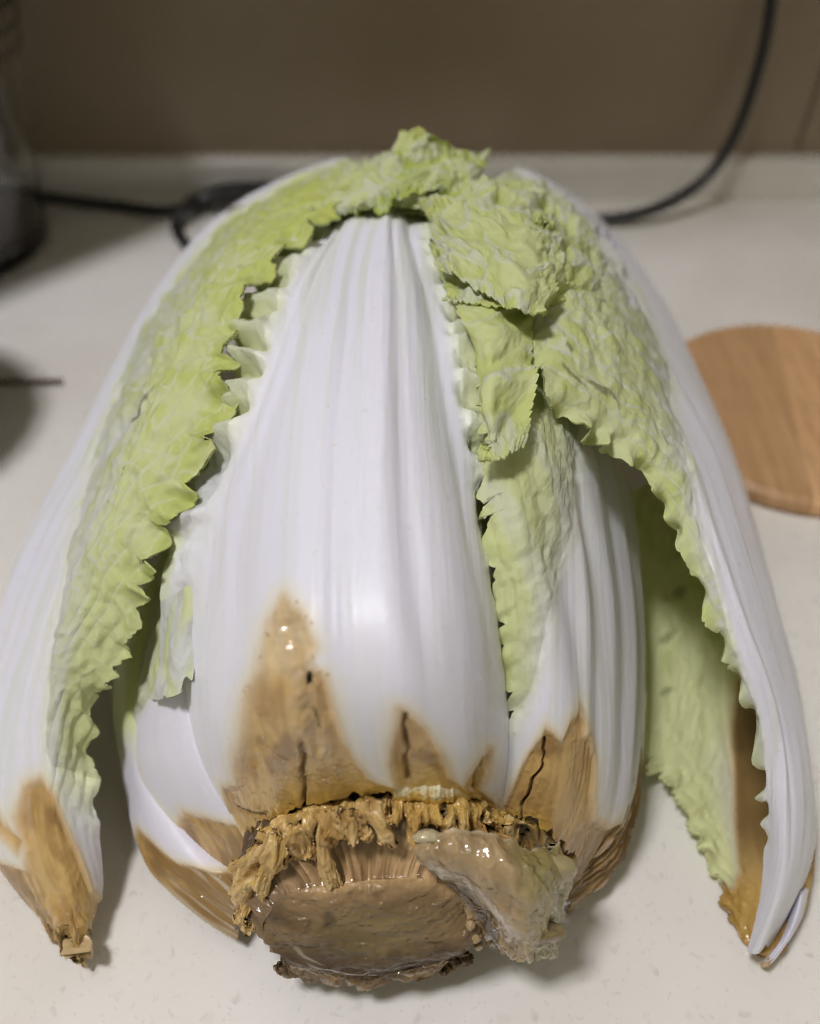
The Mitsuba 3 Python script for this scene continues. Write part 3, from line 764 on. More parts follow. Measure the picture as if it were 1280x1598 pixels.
s = Sheet(L, 330, 150, edgeL)
r, c = s.r, s.c
ribL = sm(1.55, 2.1, c + .2 * (nz(s.u * 60, s.v * 30, 0, 131, 2) - .5)) * sm(6, 3.2, r)
br, vein, puck, fine = blade_relief(s, np.maximum(0, 2 - c) * .02, 133, .5, .014, 1.2)
h = (1 - ribL) * (br * .6 + frill(s, sm(.8, 0, c), 136, .002, .014)) + .002 * (nz(s.u * 50, s.v * 30, 0, 134, 2) - .5) * sm(1, 3, r)
col = lerp(np.broadcast_to(PALE * [1.28, 1.26, 1.4], s.p.shape), CREAM * 1.15, sm(1.0, 1.8, c) * sm(4, 2.6, r))
col = lerp(col, GREEN, .5 * sm(.5, .85, .5 + puck) * sm(3.6, 5.5, r))
for (pr, pc, w, l) in ((5.6, 1.6, .3, .07), (5.2, 1.2, .2, .06), (4.6, 1.0, .15, .05), (6.0, 1.9, .35, .06)):
    sp = np.hypot((r - pr) / l, (c - pc) / w) + 1.2 * (nz(s.u * 300, s.v * 300, 0, 135, 2) - .5)
    col = lerp(col, DEEP * .5, sm(1.1, .4, sp) * .5)
ROT_L = [[(-.4, -.5), (.9, -.5), (.95, .9), (1.3, 1.45), (2.4, 1.7), (3.6, 1.95), (4.3, 2.3), (4.2, 2.9), (3.4, 3.6), (2.2, 4.5), (-.4, 4.5)]]
col, dL = rot(s, col, ROT_L, seed=137)
inL = sm(.05, -.1, dL)
col = lerp(col, BROWN * .42, inL * sm(.9, 2.2, r) * .85)
col = lerp(col, YELLOW * .8, inL * sm(1.6, .7, r) * .45)
h += inL * .0028 * (nz(s.u * 180, s.v * 140, 0, 138, 3) - .35) * sm(1.6, .6, r)
s.push(h)
s.finish(col, .0010 + .002 * ribL, [(f'{CAB}__leaf_006__rotted_patch', s.cells(dL) < -.02, 'rot_skin'), (f'{CAB}__leaf_006__midrib', s.cells(ribL) > .5, 'stalk_skin'), (f'{CAB}__leaf_006__blade', None, 'blade_skin')])
tag(f'{CAB}__leaf_006', 'pale leaf lying on the counter inside the folded right leaf, with a brown rotted rib')

# the split strip at the right leaf's foot
S2 = [[(1186, 1506, .004), (1196, 1503, .010), (1208, 1497, .010), (1214, 1490, .004)],
      [(1206, 1480, .006), (1218, 1476, .013), (1230, 1470, .012), (1236, 1462, .005)],
      [(1226, 1446, .010), (1238, 1440, .017), (1250, 1432, .015), (1256, 1424, .006)],
      [(1240, 1400, .016), (1250, 1396, .021), (1260, 1390, .018), (1266, 1382, .008)]]
s = Sheet(S2, 120, 40)
col = lerp(np.broadcast_to(WHITE * .97, s.p.shape), TAN, np.clip(.8 * sm(.25, .0, s.r) + .6 * sm(.7, .0, s.c) * sm(1.6, .9, s.r), 0, 1))
s.finish(col, .0014, [(f'{CAB}__leaf_005__split_strip', None, 'stalk_skin')])

# ---- dry skirt under the right leaf
R = [
    [(878, 1332, .040), (888, 1370, .030), (890, 1402, .018), (880, 1428, .008)],
    [(930, 1285, .046), (948, 1322, .034), (950, 1355, .020), (938, 1382, .008)],
    [(962, 1230, .050), (980, 1262, .038), (985, 1290, .024), (974, 1318, .010)],
    [(982, 1150, .052), (996, 1175, .040), (1002, 1195, .028), (998, 1212, .014)],
    [(990, 1050, .056), (1003, 1065, .044), (1008, 1080, .034), (1006, 1092, .020)],
]
s = Sheet(R, 200, 90)
r, c = s.r, s.c
st = nz(s.u * 60, s.v * 800 * 0 + s.u * 700, 0, 151, 3)
st = nz(c * 9, r * 1.2, 0, 151, 3)
col = lerp(lerp(BROWN * .42, BROWN * .85, sm(.3, .7, st)), GREY * 1.3, sm(.62, .78, st) * .7)
col = lerp(col, WHITE * .95, sm(2.9, 3.6, r))
col = lerp(col, (.52, .46, .37), sm(2.75, 2.95, c + .1 * nz(r * 6, 0 * c, 0, 152, 2)))
s.push(.006 * (st - .5) * sm(3.4, 2, r) + .001 * (nz(s.u * 300, s.v * 300, 0, 153, 2) - .5))
s.finish(col, .0008, [(f'{CAB}__leaf_007', None, 'rot_skin')])
tag(f'{CAB}__leaf_007', 'dry brown translucent leaf base under the right side of the head')

# ---- crumpled leaf over the top right: upper sheet, hanging strip, tip frill, all ruffled
def ruffle(key, rows, ns, nt, seed, amp, label=None, tooth=(.2, .25), green=.6, thick=.0009, freq=1.0, dark=0.0, whitec=None):
    R_, C_ = len(rows) - 1, len(rows[0]) - 1

    def edge(r, c):
        a, b = teeth(r[:, :1], seed + 1, tooth[1]), teeth(r[:, :1], seed + 2, tooth[1])
        c2 = c + tooth[0] * (sm(1, 0, c) * a - (whitec is None) * sm(C_ - 1, C_, c) * b)
        a, b = teeth(c[:1], seed + 3, tooth[1]), teeth(c[:1], seed + 4, tooth[1])
        return r + tooth[0] * (sm(1, 0, r) * a - sm(R_ - 1, R_, r) * b), c2
    s = Sheet(rows, ns, nt, edge)
    u, v = s.u * freq, s.v * freq
    w1, w2 = nz(u * 45, v * 45, 0, seed + 5, 2) - .5, nz(u * 45, v * 45, 5, seed + 6, 2) - .5
    fold = nz(u * 48 + 2 * w1, v * 48 + 2 * w2, 0, seed + 7, 2) - .5
    rid = .25 - np.abs(nz(u * 70 + 2 * w2, v * 70 + 2 * w1, 3, seed + 8, 2) - .5)
    fine = nz(u * 330, v * 330, 0, seed + 9, 2) - .5
    mid = nz(u * 140, v * 140, 3, seed + 12, 2) - .5
    h = amp * (.015 * fold + .008 * (rid - .12) + .0016 * fine + .0030 * mid)
    rim = np.maximum.reduce([sm(.6, 0, s.c), sm(C_ - .6, C_, s.c), sm(.5, 0, s.r), sm(R_ - .5, R_, s.r)])
    h += rim * amp * .010 * (nz(s.u * 110, s.v * 110, 8, seed + 10, 2) - .5)
    col = lerp(np.broadcast_to(PALE, s.p.shape), GREEN, np.clip(green * sm(-.2, .25, -fold + .5 * fine + .3 * rim) , 0, 1))
    col = lerp(col, WHITE * [.93, .98, .82], .55 * sm(.14, .24, rid))
    col = lerp(col, DEEP, dark * sm(.45, .75, nz(s.u * 60, s.v * 60, 9, seed + 11, 2)))
    if whitec is not None:
        col = lerp(col, WHITE, whitec(s))
    s.push(h)
    s.finish(col, thick, [(key, None, 'blade_skin')])
    if label: tag(key, label)
    return s


C1 = [
    [(690, 470, .168), (745, 475, .172), (800, 482, .175), (850, 470, .172), (910, 470, .160), (975, 500, .135), (1022, 530, .086)],
    [(700, 430, .166), (750, 430, .172), (800, 432, .175), (855, 425, .172), (910, 425, .160), (965, 440, .136), (1008, 462, .090)],
    [(690, 385, .164), (745, 378, .171), (795, 376, .174), (845, 372, .171), (890, 372, .160), (935, 380, .138), (972, 398, .094)],
    [(670, 340, .162), (725, 330, .168), (775, 326, .171), (820, 322, .168), (860, 322, .158), (895, 330, .138), (925, 342, .096)],
    [(640, 305, .160), (695, 292, .165), (745, 286, .167), (785, 282, .164), (815, 282, .156), (842, 288, .138), (868, 298, .10)],
]
ruffle(f'{CAB}__leaf_008', C1, 220, 300, 200, .60, 'crumpled yellow green leaf folded over the top right of the head', (.10, .22),
       whitec=lambda s: .75 * sm(4.3, 5.5, s.c) + .25 * sm(3, 5, s.c) * sm(.5, .7, nz(s.u * 40, s.v * 120, 0, 5, 2)))
C2 = [
    [(748, 722, .158), (770, 718, .162), (792, 712, .163), (816, 702, .161)],
    [(748, 655, .164), (768, 648, .168), (795, 640, .165), (830, 632, .162)],
    [(738, 580, .166), (764, 572, .171), (792, 566, .169), (834, 560, .165)],
    [(728, 505, .168), (756, 500, .173), (788, 494, .172), (830, 488, .167)],
    [(690, 440, .163), (730, 432, .169), (772, 426, .171), (815, 420, .167)],
    [(670, 380, .160), (710, 370, .165), (750, 365, .167), (790, 360, .164)],
]
ruffle(f'{CAB}__leaf_009', C2, 240, 130, 230, .38, 'narrow crumpled leaf edge hanging beside the central white stalk', (.14, .2), green=.5)
C3 = [
    [(545, 335, .158), (580, 322, .164), (615, 312, .167), (650, 300, .168), (690, 300, .168), (735, 300, .165)],
    [(565, 296, .158), (595, 284, .166), (625, 276, .170), (660, 272, .170), (700, 278, .168), (748, 282, .164)],
    [(590, 266, .158), (612, 252, .168), (632, 240, .174), (664, 248, .172), (704, 258, .168), (756, 262, .162)],
    [(618, 240, .158), (626, 222, .172), (640, 208, .180), (668, 220, .175), (706, 238, .168), (760, 246, .160)],
    [(628, 226, .154), (632, 208, .172), (646, 196, .182), (676, 212, .176), (714, 226, .168), (764, 236, .158)],
]
ruffle(f'{CAB}__leaf_010', C3, 230, 320, 260, .62, 'frilly green leaf tip standing up at the far end of the head', (.10, .22), freq=1.7, green=.85, dark=.35)
C4 = [
    [(520, 330, .150), (560, 325, .156), (600, 320, .158), (640, 322, .158), (690, 330, .156), (735, 345, .150)],
    [(500, 300, .140), (550, 292, .150), (600, 288, .154), (650, 288, .154), (700, 294, .150), (750, 305, .142)],
    [(520, 268, .125), (560, 262, .138), (605, 258, .144), (650, 258, .144), (695, 262, .138), (745, 270, .125)],
]
ruffle(f'{CAB}__leaf_011', C4, 120, 200, 290, .5, 'shaded green inner leaf behind the tip of the white stalk', (.1, .5), green=.9, dark=.5)

C5 = [
    [(690, 425, .168), (730, 440, .176), (772, 462, .179), (815, 492, .178), (862, 488, .172)],
    [(682, 385, .166), (728, 398, .175), (772, 415, .180), (818, 440, .180), (868, 440, .172)],
    [(668, 345, .164), (715, 350, .172), (765, 362, .177), (815, 382, .178), (868, 385, .170)],
    [(650, 315, .162), (700, 312, .169), (755, 315, .173), (808, 325, .173), (860, 335, .166)],
]
ruffle(f'{CAB}__leaf_012', C5, 200, 220, 330, .55, 'ruffled pale leaf lobe lying on top of the crumpled leaf right of the stalk', (.12, .2), green=.5)
C6 = [
    [(500, 350, .153), (540, 336, .157), (585, 326, .160), (625, 324, .160), (660, 328, .160)],
    [(478, 320, .150), (530, 306, .160), (580, 298, .165), (630, 295, .166), (680, 302, .165)],
    [(470, 292, .135), (525, 278, .150), (578, 268, .162), (632, 262, .168), (690, 272, .165)],
    [(490, 268, .118), (535, 258, .136), (582, 252, .150), (632, 246, .158), (690, 256, .155)],
]
ruffle(f'{CAB}__leaf_013', C6, 190, 240, 360, .55, 'frilly yellow green leaf edge bridging the head just left of its tip', (.14, .2), green=.8, freq=1.4)

# ---- inner head that closes the gaps between the leaves
hd = trimesh.creation.icosphere(5, 1.0)
v = hd.vertices * [.058, .112, .054] + [0, .258, .064]
v = v + hd.vertex_normals * (.004 * (meshkit.fbm(hd.vertices * 5, 3, 5)[:, None] - .5))
hd = trimesh.Trimesh(v, hd.faces, process=False)
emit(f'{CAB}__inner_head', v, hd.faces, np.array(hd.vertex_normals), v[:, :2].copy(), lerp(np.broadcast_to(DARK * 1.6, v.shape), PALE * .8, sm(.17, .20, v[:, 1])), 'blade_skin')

# ------------------------------------------------------------------ the stem end
ring = [(412, 1440), (420, 1475), (455, 1502), (520, 1518), (600, 1522), (670, 1508), (725, 1485), (748, 1452), (735, 1415), (700, 1385), (645, 1370), (580, 1372), (510, 1382), (445, 1400)]
bz = [.032 + (1522 - y) / 150 * .034 for _, y in ring]
bp = np.array([at(x, y, z) for (x, y), z in zip(ring, bz)])
cen = bp.mean(0)
nk, nrr = 900, 170
th = np.arange(nk) / nk * len(ring)
bs = CubicSpline(np.arange(len(ring) + 1), np.vstack([bp, bp[:1]]), axis=0, bc_type='periodic')(th)
q = np.linspace(0, 1, nrr)
V = np.zeros((nrr, nk, 3)); COL = np.zeros((nrr, nk, 3))
ang = np.arctan2(bs[:, 2] - cen[2], bs[:, 0] - cen[0])
topness = sm(.15, .8, np.sin(ang))
fnorm = np.cross(bp[4] - cen, bp[0] - cen); fnorm /= np.linalg.norm(fnorm)
if fnorm[1] > 0: fnorm = -fnorm
for i, t in enumerate(q):
    if t < .5:
        k = t / .5
        p = cen + (bs - cen) * k * (1 + .06 * sm(.7, 1, k) * (meshkit.fbm(np.stack([th * 4, th * 0, th * 0], 1), 3, 41) - .5))[:, None]
        p = p + fnorm * (.004 * (1 - k ** 3))
        nn = meshkit.fbm(p * [60, 60, 160], 3, 3)[:, None] - .5
        p = p + fnorm * .005 * nn + fnorm * .0016 * (meshkit.fbm(p * 260, 3, 33)[:, None] - .5) * sm(.2, .9, k)
        stre = meshkit.fbm(p * [45, 45, 130], 4, 8)
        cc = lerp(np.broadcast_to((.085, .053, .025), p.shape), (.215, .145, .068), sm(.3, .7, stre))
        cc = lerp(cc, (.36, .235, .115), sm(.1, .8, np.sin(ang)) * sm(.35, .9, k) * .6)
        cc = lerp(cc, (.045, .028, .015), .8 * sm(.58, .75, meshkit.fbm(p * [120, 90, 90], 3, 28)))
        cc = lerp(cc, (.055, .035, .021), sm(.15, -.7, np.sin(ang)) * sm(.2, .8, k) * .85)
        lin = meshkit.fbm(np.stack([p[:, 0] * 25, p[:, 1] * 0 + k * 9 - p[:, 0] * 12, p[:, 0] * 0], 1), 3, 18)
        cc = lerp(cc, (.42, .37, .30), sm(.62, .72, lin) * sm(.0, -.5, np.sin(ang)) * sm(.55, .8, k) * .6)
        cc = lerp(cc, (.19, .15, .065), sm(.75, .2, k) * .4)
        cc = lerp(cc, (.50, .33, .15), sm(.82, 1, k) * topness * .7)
    else:
        k = (t - .5) / .5
        out = 1 + (.05 * (meshkit.noise(np.stack([th * 2.2, th * 0, th * 0], 1), 9) - .5)) + .52 * sm(0, .60, k) * 1.35 * (.35 + .65 * topness) - .05 * sm(0, .5, k) * (1 - topness)
        p = cen + (bs - cen) * out[:, None] + np.array([0, 1, 0]) * (.016 * k + .06 * sm(.5, 1, k)) + np.array([0, 0, 1]) * (.004 * k * topness)[:, None]
        fib = meshkit.fbm(np.stack([th * 5.5, np.full(nk, k * 1.6), np.zeros(nk)], 1), 3, 12)
        fib2 = meshkit.fbm(np.stack([th * 15, np.full(nk, k * 3), np.zeros(nk)], 1), 2, 13)
        d_ = (bs - cen) / np.linalg.norm(bs - cen, axis=1, keepdims=True)
        p = p + d_ * ((.008 * (fib - .5) + .0032 * (fib2 - .5)) * sm(0, .12, k))[:, None]
        cc = lerp(np.broadcast_to((.24, .145, .06), p.shape), (.55, .36, .18), sm(.32, .66, fib * .5 + fib2 * .5))
        cc = lerp(cc, (.04, .025, .013), sm(.30, .55, k) * .93)
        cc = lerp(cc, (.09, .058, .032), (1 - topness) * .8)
    V[i], COL[i] = p, cc
i, j = np.meshgrid(np.arange(nrr - 1), np.arange(nk), indexing='ij')
qd = np.stack([i * nk + j, i * nk + (j + 1) % nk, (i + 1) * nk + (j + 1) % nk, (i + 1) * nk + j], -1)
vv = V.reshape(-1, 3)
uvc = np.stack([np.tile(th * .01, nrr), np.repeat(q * .08, nk)], 1)
ff = np.vstack([qd.reshape(-1, 4)[:, [0, 1, 2]], qd.reshape(-1, 4)[:, [0, 2, 3]]])
nn = vnormals(vv, ff)
if (nn[: nk * 60] @ fnorm).mean() < 0: ff, nn = ff[:, ::-1], -nn
half = nrr // 2
sel = (ff.max(1) < half * nk)
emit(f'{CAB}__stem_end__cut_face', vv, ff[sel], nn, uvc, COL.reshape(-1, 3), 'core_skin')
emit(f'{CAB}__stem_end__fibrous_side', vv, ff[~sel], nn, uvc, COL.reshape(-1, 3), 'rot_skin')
tag(f'{CAB}__stem_end', 'brown cut stem end of the cabbage facing the camera')


# torn leaf bases and slime round the stem
def scrap(rows, ns, nt, seed, amp=.003, light=TAN, dark=BROWN, holes=None, thick=.0022, bsdf='torn_skin', tooth=.3, name='torn_scrap', colour=None, label=None, rough=.9):
    R_, C_ = len(rows) - 1, len(rows[0]) - 1

    def edge(r, c):
        a, b = nz(r[:, :1] * 4, 0, 0, seed + 1), nz(r[:, :1] * 4, 0, 3, seed + 2)
        c2 = c + tooth * (sm(1, 0, c) * a - sm(C_ - 1, C_, c) * b)
        a, b = nz(c[:1] * 5, 0, 0, seed + 3), nz(c[:1] * 5, 0, 3, seed + 4)
        return r + tooth * (sm(1, 0, r) * a - sm(R_ - 1, R_, r) * b), c2
    s = Sheet(rows, ns, nt, edge)
    n1 = nz(s.u * 150, s.v * 90, 0, seed + 5, 3)
    n2 = nz(s.u * 420, s.v * 160, 0, seed + 6, 3)
    h = amp * (2 * (n1 - .5) + rough * (n2 - .5))
    fib = nz(s.u * 1000, s.v * 90, 4, seed + 7, 2) - .5
    h = h + .0011 * fib * (rough > .5)
    n2 = n2 + .5 * fib * (rough > .5)
    col = lerp(lerp(np.broadcast_to(dark, s.p.shape), light, sm(.3, .65, n2 * .5 + n1 * .5)), (.66, .52, .30), .4 * sm(.62, .75, n2))
    if colour is not None: col = colour(s, col, n1, n2)
    keep = None
    if holes:
        d = np.minimum.reduce([np.hypot((s.r - a) / w, (s.c - b) / l) for a, b, w, l in holes]) + .5 * (n2 - .5)
        keep = s.cells(d) > 1
        h = h - amp * .8 * sm(1.8, 1, d)
        col = lerp(col, DARK * 1.5, sm(1.35, 1.0, d) * .7)
    s.push(h)
    key = f'{CAB}__{name}'
    k = 0
    while (key if not k else f'{key}_{k:03d}') in scene: k += 1
    key = key if not k else f'{key}_{k:03d}'
    s.finish(col, thick, [(key, None, bsdf)], keep=keep)
    if label: tag(key, label)
    return s


YT_ = YELLOW * [.95, 1.0, 1.6]
scrap([[(366, 1458, 0.024), (388, 1462, 0.030), (412, 1455, 0.032)], [(362, 1405, 0.040), (385, 1412, 0.052), (410, 1410, 0.050)],
       [(364, 1355, 0.053), (398, 1365, 0.068), (432, 1376, 0.064)], [(385, 1318, 0.063), (415, 1325, 0.080), (446, 1345, 0.074)],
       [(398, 1298, 0.063), (425, 1296, 0.082), (450, 1306, 0.078)]], 150, 90, 301, .0030, light=TAN * [1.05, 1.05, .9], dark=BROWN * 1.0,
      holes=[(2.05, .95, .20, .17), (1.0, 1.35, .34, .26), (.45, 1.0, .20, .25), (3.2, .2, .12, .25)], label='holed tan leaf remnant at the left of the stem')
scrap([[(395, 1372, .058), (440, 1362, .068), (520, 1335, .078), (590, 1322, .081), (640, 1325, .081), (700, 1322, .079), (750, 1315, .074), (800, 1320, .062)],
       [(392, 1330, .066), (448, 1322, .078), (524, 1304, .086), (588, 1296, .088), (640, 1298, .088), (700, 1300, .086), (748, 1294, .080), (796, 1302, .066)],
       [(390, 1302, .066), (458, 1288, .083), (526, 1272, .090), (588, 1268, .092), (640, 1268, .092), (700, 1270, .090), (750, 1270, .083), (796, 1284, .068)],
       [(400, 1286, .060), (462, 1262, .079), (528, 1244, .086), (588, 1236, .089), (640, 1234, .089), (700, 1236, .087), (750, 1242, .080), (790, 1262, .066)]],
      170, 520, 310, .0030, tooth=.30, thick=.0016, light=TAN * [1.05, 1.02, .9], dark=BROWN * [1.1, 1.05, .9], rough=1.3,
      holes=[(1.5, .62, .6, .12), (.4, 1.25, .8, .20), (1.25, 1.62, .85, .13), (2.15, 2.12, .30, .30), (.35, 2.55, 1.1, .46), (1.75, 3.02, 1.0, .13), (2.2, 3.4, .4, .08), (.2, 3.6, .9, .3), (.5, .1, .6, .2), (2.3, 1.05, .35, .12), (1.3, 3.85, .9, .05), (.3, 4.6, .8, .25), (2.2, 4.9, .4, .12), (1.3, 4.35, .6, .03), (1.5, 5.35, .35, .05), (1.2, 5.8, .6, .10), (1.9, 6.3, .5, .09), (.9, 6.55, .5, .16)],
      label='torn tan strips of leaf base between the stem end and the central leaf',
      colour=lambda s, col, a, b: lerp(lerp(col, YELLOW * [.85, .9, 1.4], (.35 + .4 * sm(4, 5, s.c)) * sm(.8, 2.2, s.r)), TAN * [1.15, 1.05, 1.0], .5 * sm(1.2, .4, s.r)))
scrap([[(520, 1318, .082), (550, 1320, .083), (585, 1316, .081)], [(515, 1288, .089), (550, 1284, .091), (580, 1292, .087)], [(505, 1264, .091), (545, 1262, .094), (560, 1268, .092)]], 70, 70, 340, .0018, tooth=.4)
scrap([[(614, 1326, .080), (618, 1322, .081), (622, 1316, .080)], [(585, 1302, .087), (598, 1296, .090), (608, 1290, .088)], [(560, 1274, .092), (580, 1264, .095), (602, 1268, .092)], [(552, 1255, .093), (580, 1248, .097), (606, 1252, .094)]], 90, 50, 350, .0014, tooth=.25)
scrap([[(505, 1385, .062), (525, 1388, .064), (545, 1388, .062)], [(494, 1350, .073), (510, 1348, .076), (522, 1348, .073)], [(494, 1302, .083), (510, 1298, .087), (522, 1300, .084)], [(488, 1268, .087), (515, 1262, .091), (537, 1264, .089)]], 90, 40, 330, .0012, tooth=.25)
scrap([[(452, 1352, .064), (478, 1352, .068), (502, 1346, .066)], [(440, 1318, .074), (468, 1318, .080), (492, 1312, .076)], [(425, 1290, .077), (458, 1284, .086), (490, 1282, .084)]], 80, 60, 320, .0016, tooth=.35)
scrap([[(770, 1320, .055), (800, 1330, .055), (835, 1345, .05), (870, 1360, .04)], [(762, 1290, .064), (800, 1296, .066), (838, 1308, .062), (876, 1330, .048)], [(762, 1268, .066), (800, 1276, .068), (840, 1290, .066), (878, 1315, .05)]], 70, 110, 430, .0026, light=YT_ * .8, dark=BROWN * .6, tooth=.2, holes=[(.9, 1.55, .45, .28)])
# rim of the central leaf: yellow jelly beads along the hem
scrap([[(612, 1250, .091), (650, 1252, .092), (690, 1255, .090), (715, 1252, .087), (740, 1248, .083)], [(612, 1238, .096), (650, 1238, .097), (690, 1240, .095), (715, 1240, .091), (738, 1236, .086)],
       [(612, 1226, .098), (650, 1222, .100), (690, 1222, .099), (715, 1228, .094), (736, 1228, .088)]], 60, 130, 390, .0006, light=CREAM * [1, .92, .7], dark=YELLOW, tooth=.15, thick=.003, name='torn_hem',
      colour=lambda s, col, a, b: lerp(lerp(col, CREAM * [1, .95, .75], sm(.8, 1.5, s.r) * .8), YELLOW, sm(.9, .2, s.r)), label='pale yellow torn hem of the central leaf')

# lower flaps under the stem and along the left
scrap([[(425, 1508, .022), (450, 1535, .018), (505, 1540, .017), (575, 1545, .016), (660, 1530, .016), (745, 1500, .02)],
       [(432, 1498, .030), (460, 1512, .028), (520, 1525, .026), (595, 1530, .026), (670, 1515, .026), (740, 1488, .028)],
       [(440, 1480, .034), (470, 1495, .032), (530, 1505, .032), (600, 1508, .032), (670, 1495, .032), (735, 1470, .034)]], 60, 240, 400, .0022, light=GREY * .8, dark=BROWN * .35, tooth=.45, thick=.0012, bsdf='core_skin',
      colour=lambda s, col, a, b: lerp(lerp(np.broadcast_to(BROWN * .32, col.shape), BROWN * .6, sm(.3, .7, a)), GREY * 1.25, sm(.55, .75, nz(s.r * 8 + s.c * 1.5, s.c * .8, 0, 7, 3)) * .75), name='dry_flap', label='dry dark flap under the stem end')


# slimy lump at the right of the stem
def slime_colour(s, col, a, b):
    c = lerp(np.broadcast_to((.20, .135, .062), col.shape), (.36, .255, .13), sm(.3, .7, a))
    c = lerp(c, (.26, .23, .085), sm(2.0, 3.2, s.c) * .8)
    scar = seg([(1.3, -.2), (1.7, .7), (2.6, 1.2), (3.2, 2.0)], s.r, s.c) + .5 * (b - .5)
    c = lerp(c, (.40, .34, .27), sm(.45, .1, scar))
    c = lerp(c, (.05, .033, .02), sm(.34, .05, seg([(1.5, -.1), (2.2, .4), (3.2, .6), (4, .8)], s.r, s.c) + .3 * (a - .5)) * .8)
    return lerp(c, (.50, .44, .33), sm(.25, .02, s.r) * .6 + sm(3.8, 4, s.c) * .5)


scrap([[(652, 1310, .083), (710, 1292, .089), (770, 1298, .086), (825, 1322, .076), (870, 1318, .062)],
       [(645, 1342, .078), (710, 1340, .087), (780, 1348, .087), (842, 1352, .084), (890, 1345, .058)],
       [(690, 1382, .068), (740, 1392, .074), (790, 1405, .078), (846, 1402, .078), (888, 1400, .052)],
       [(732, 1432, .052), (768, 1440, .060), (802, 1450, .066), (842, 1450, .060), (880, 1452, .040)],
       [(750, 1478, .034), (778, 1490, .040), (806, 1502, .038), (838, 1502, .034), (866, 1496, .026)]], 190, 190, 420, .0026, bsdf='slime_skin', tooth=.16, thick=.004, name='slimy_lump', rough=.12, colour=slime_colour, label='slimy olive brown lump of rotted leaf at the right of the stem')

def blob(px, py, z, r, squash, seed, tint, label=None):
    b = trimesh.creation.icosphere(4, 1.0)
    k = 1 + .55 * (meshkit.fbm(b.vertices * 1.3 + seed, 2, seed)[:, None] - .5)
    v = b.vertices * k * np.asarray(squash) * r + at(px, py, z)
    b = trimesh.Trimesh(v, b.faces, process=False)
    n = .5 * (meshkit.fbm(v * 260, 3, seed + 1) - .5)
    key, i = f'{CAB}__slime_drop', 0
    while (key if not i else f'{key}_{i:03d}') in scene: i += 1
    emit(key if not i else f'{key}_{i:03d}', v, b.faces, np.array(b.vertex_normals), v[:, :2].copy(), np.asarray(tint) * (1 + n[:, None]), 'slime_skin')


blob(856, 1362, .0645, .0078, (1.1, .6, 1.1), 3, (.30, .245, .115))
blob(870, 1386, .0545, .0056, (.8, .6, 1.5), 5, (.31, .26, .125))
blob(816, 1408, .0690, .0046, (1.3, .7, .9), 8, (.22, .165, .065))
blob(838, 1456, .0520, .0058, (1.5, .6, .9), 11, (.19, .14, .06))
blob(668, 1306, .0860, .0026, (1.8, .8, .8), 14, (.42, .36, .22))
blob(742, 1462, .0450, .0019, (1, 1, 1.3), 17, (.30, .21, .10))
blob(734, 1444, .0530, .0016, (1, 1, 1), 19, (.34, .24, .12))
blob(747, 1476, .0390, .0015, (1, 1, 1), 23, (.30, .22, .11))


# a torn flap of pale blade over the left inner leaf
FL = [[(232, 1090, .070), (252, 1092, .084), (276, 1084, .092), (300, 1070, .094)], [(236, 1030, .072), (256, 1026, .090), (280, 1014, .100), (306, 1000, .100)], [(244, 985, .076), (262, 975, .096), (284, 965, .106), (308, 955, .106)], [(250, 940, .078), (268, 928, .100), (290, 915, .110), (312, 905, .110)]]
s = Sheet(FL, 150, 70)
s.push(.0040 * (nz(s.u * 90, s.v * 60, 0, 501, 3) - .4) + .0016 * (nz(s.u * 260, s.v * 200, 0, 504, 2) - .5))
col = lerp(np.broadcast_to(PALE * [1.0, 1.0, 1.15], s.p.shape), WHITE * [.97, 1, .88], .85 * sm(.35, .6, nz(s.u * 160, s.v * 60, 0, 502, 3)))
s.finish(col, .0009, [(f'{CAB}__torn_flap', None, 'blade_skin')], keep=~((s.cells(s.r) < .3) & (s.cells(nz(s.u * 200, s.v * 0, 0, 503, 2)) > .45 + s.cells(s.r))))
tag(f'{CAB}__torn_flap', 'torn pale green flap hanging over the white left inner leaf')

# ------------------------------------------------------------------ the things around
# cutting board
bc = np.array([0.2225, 0.4035]); br_ = 0.0815
import manifold3d as m3
disc = m3.CrossSection.circle(br_ - .003, 160)
solid = m3.Manifold.batch_hull([m3.Manifold.extrude(m3.CrossSection.circle(br_, 160), .006).translate([0, 0, .003]), m3.Manifold.extrude(m3.CrossSection.circle(br_ - .003, 160), .012)])
xs = [-.1, -.052, -.004, .042, .1]
tag('cutting_board', 'round light brown wooden board lying right of the cabbage', 'cutting board')
for k in range(4):
    cut = m3.Manifold.cube([xs[k + 1] - xs[k] - .0004, .3, .1]).translate([xs[k], -.15, -.02])
    piece = (solid ^ cut).rotate([0, 0, -8]).translate([bc[0], bc[1], .0005])
    mesh('cutting_board__strip' + (f'_{k:03d}' if k else ''), piece, f'board_wood_{k}', 30)

# black cable on the right, rising in front of the wall
def pts(*l): return np.array([at(*p) if len(p) == 3 else at_y(p[0], p[1], p[3]) for p in l])


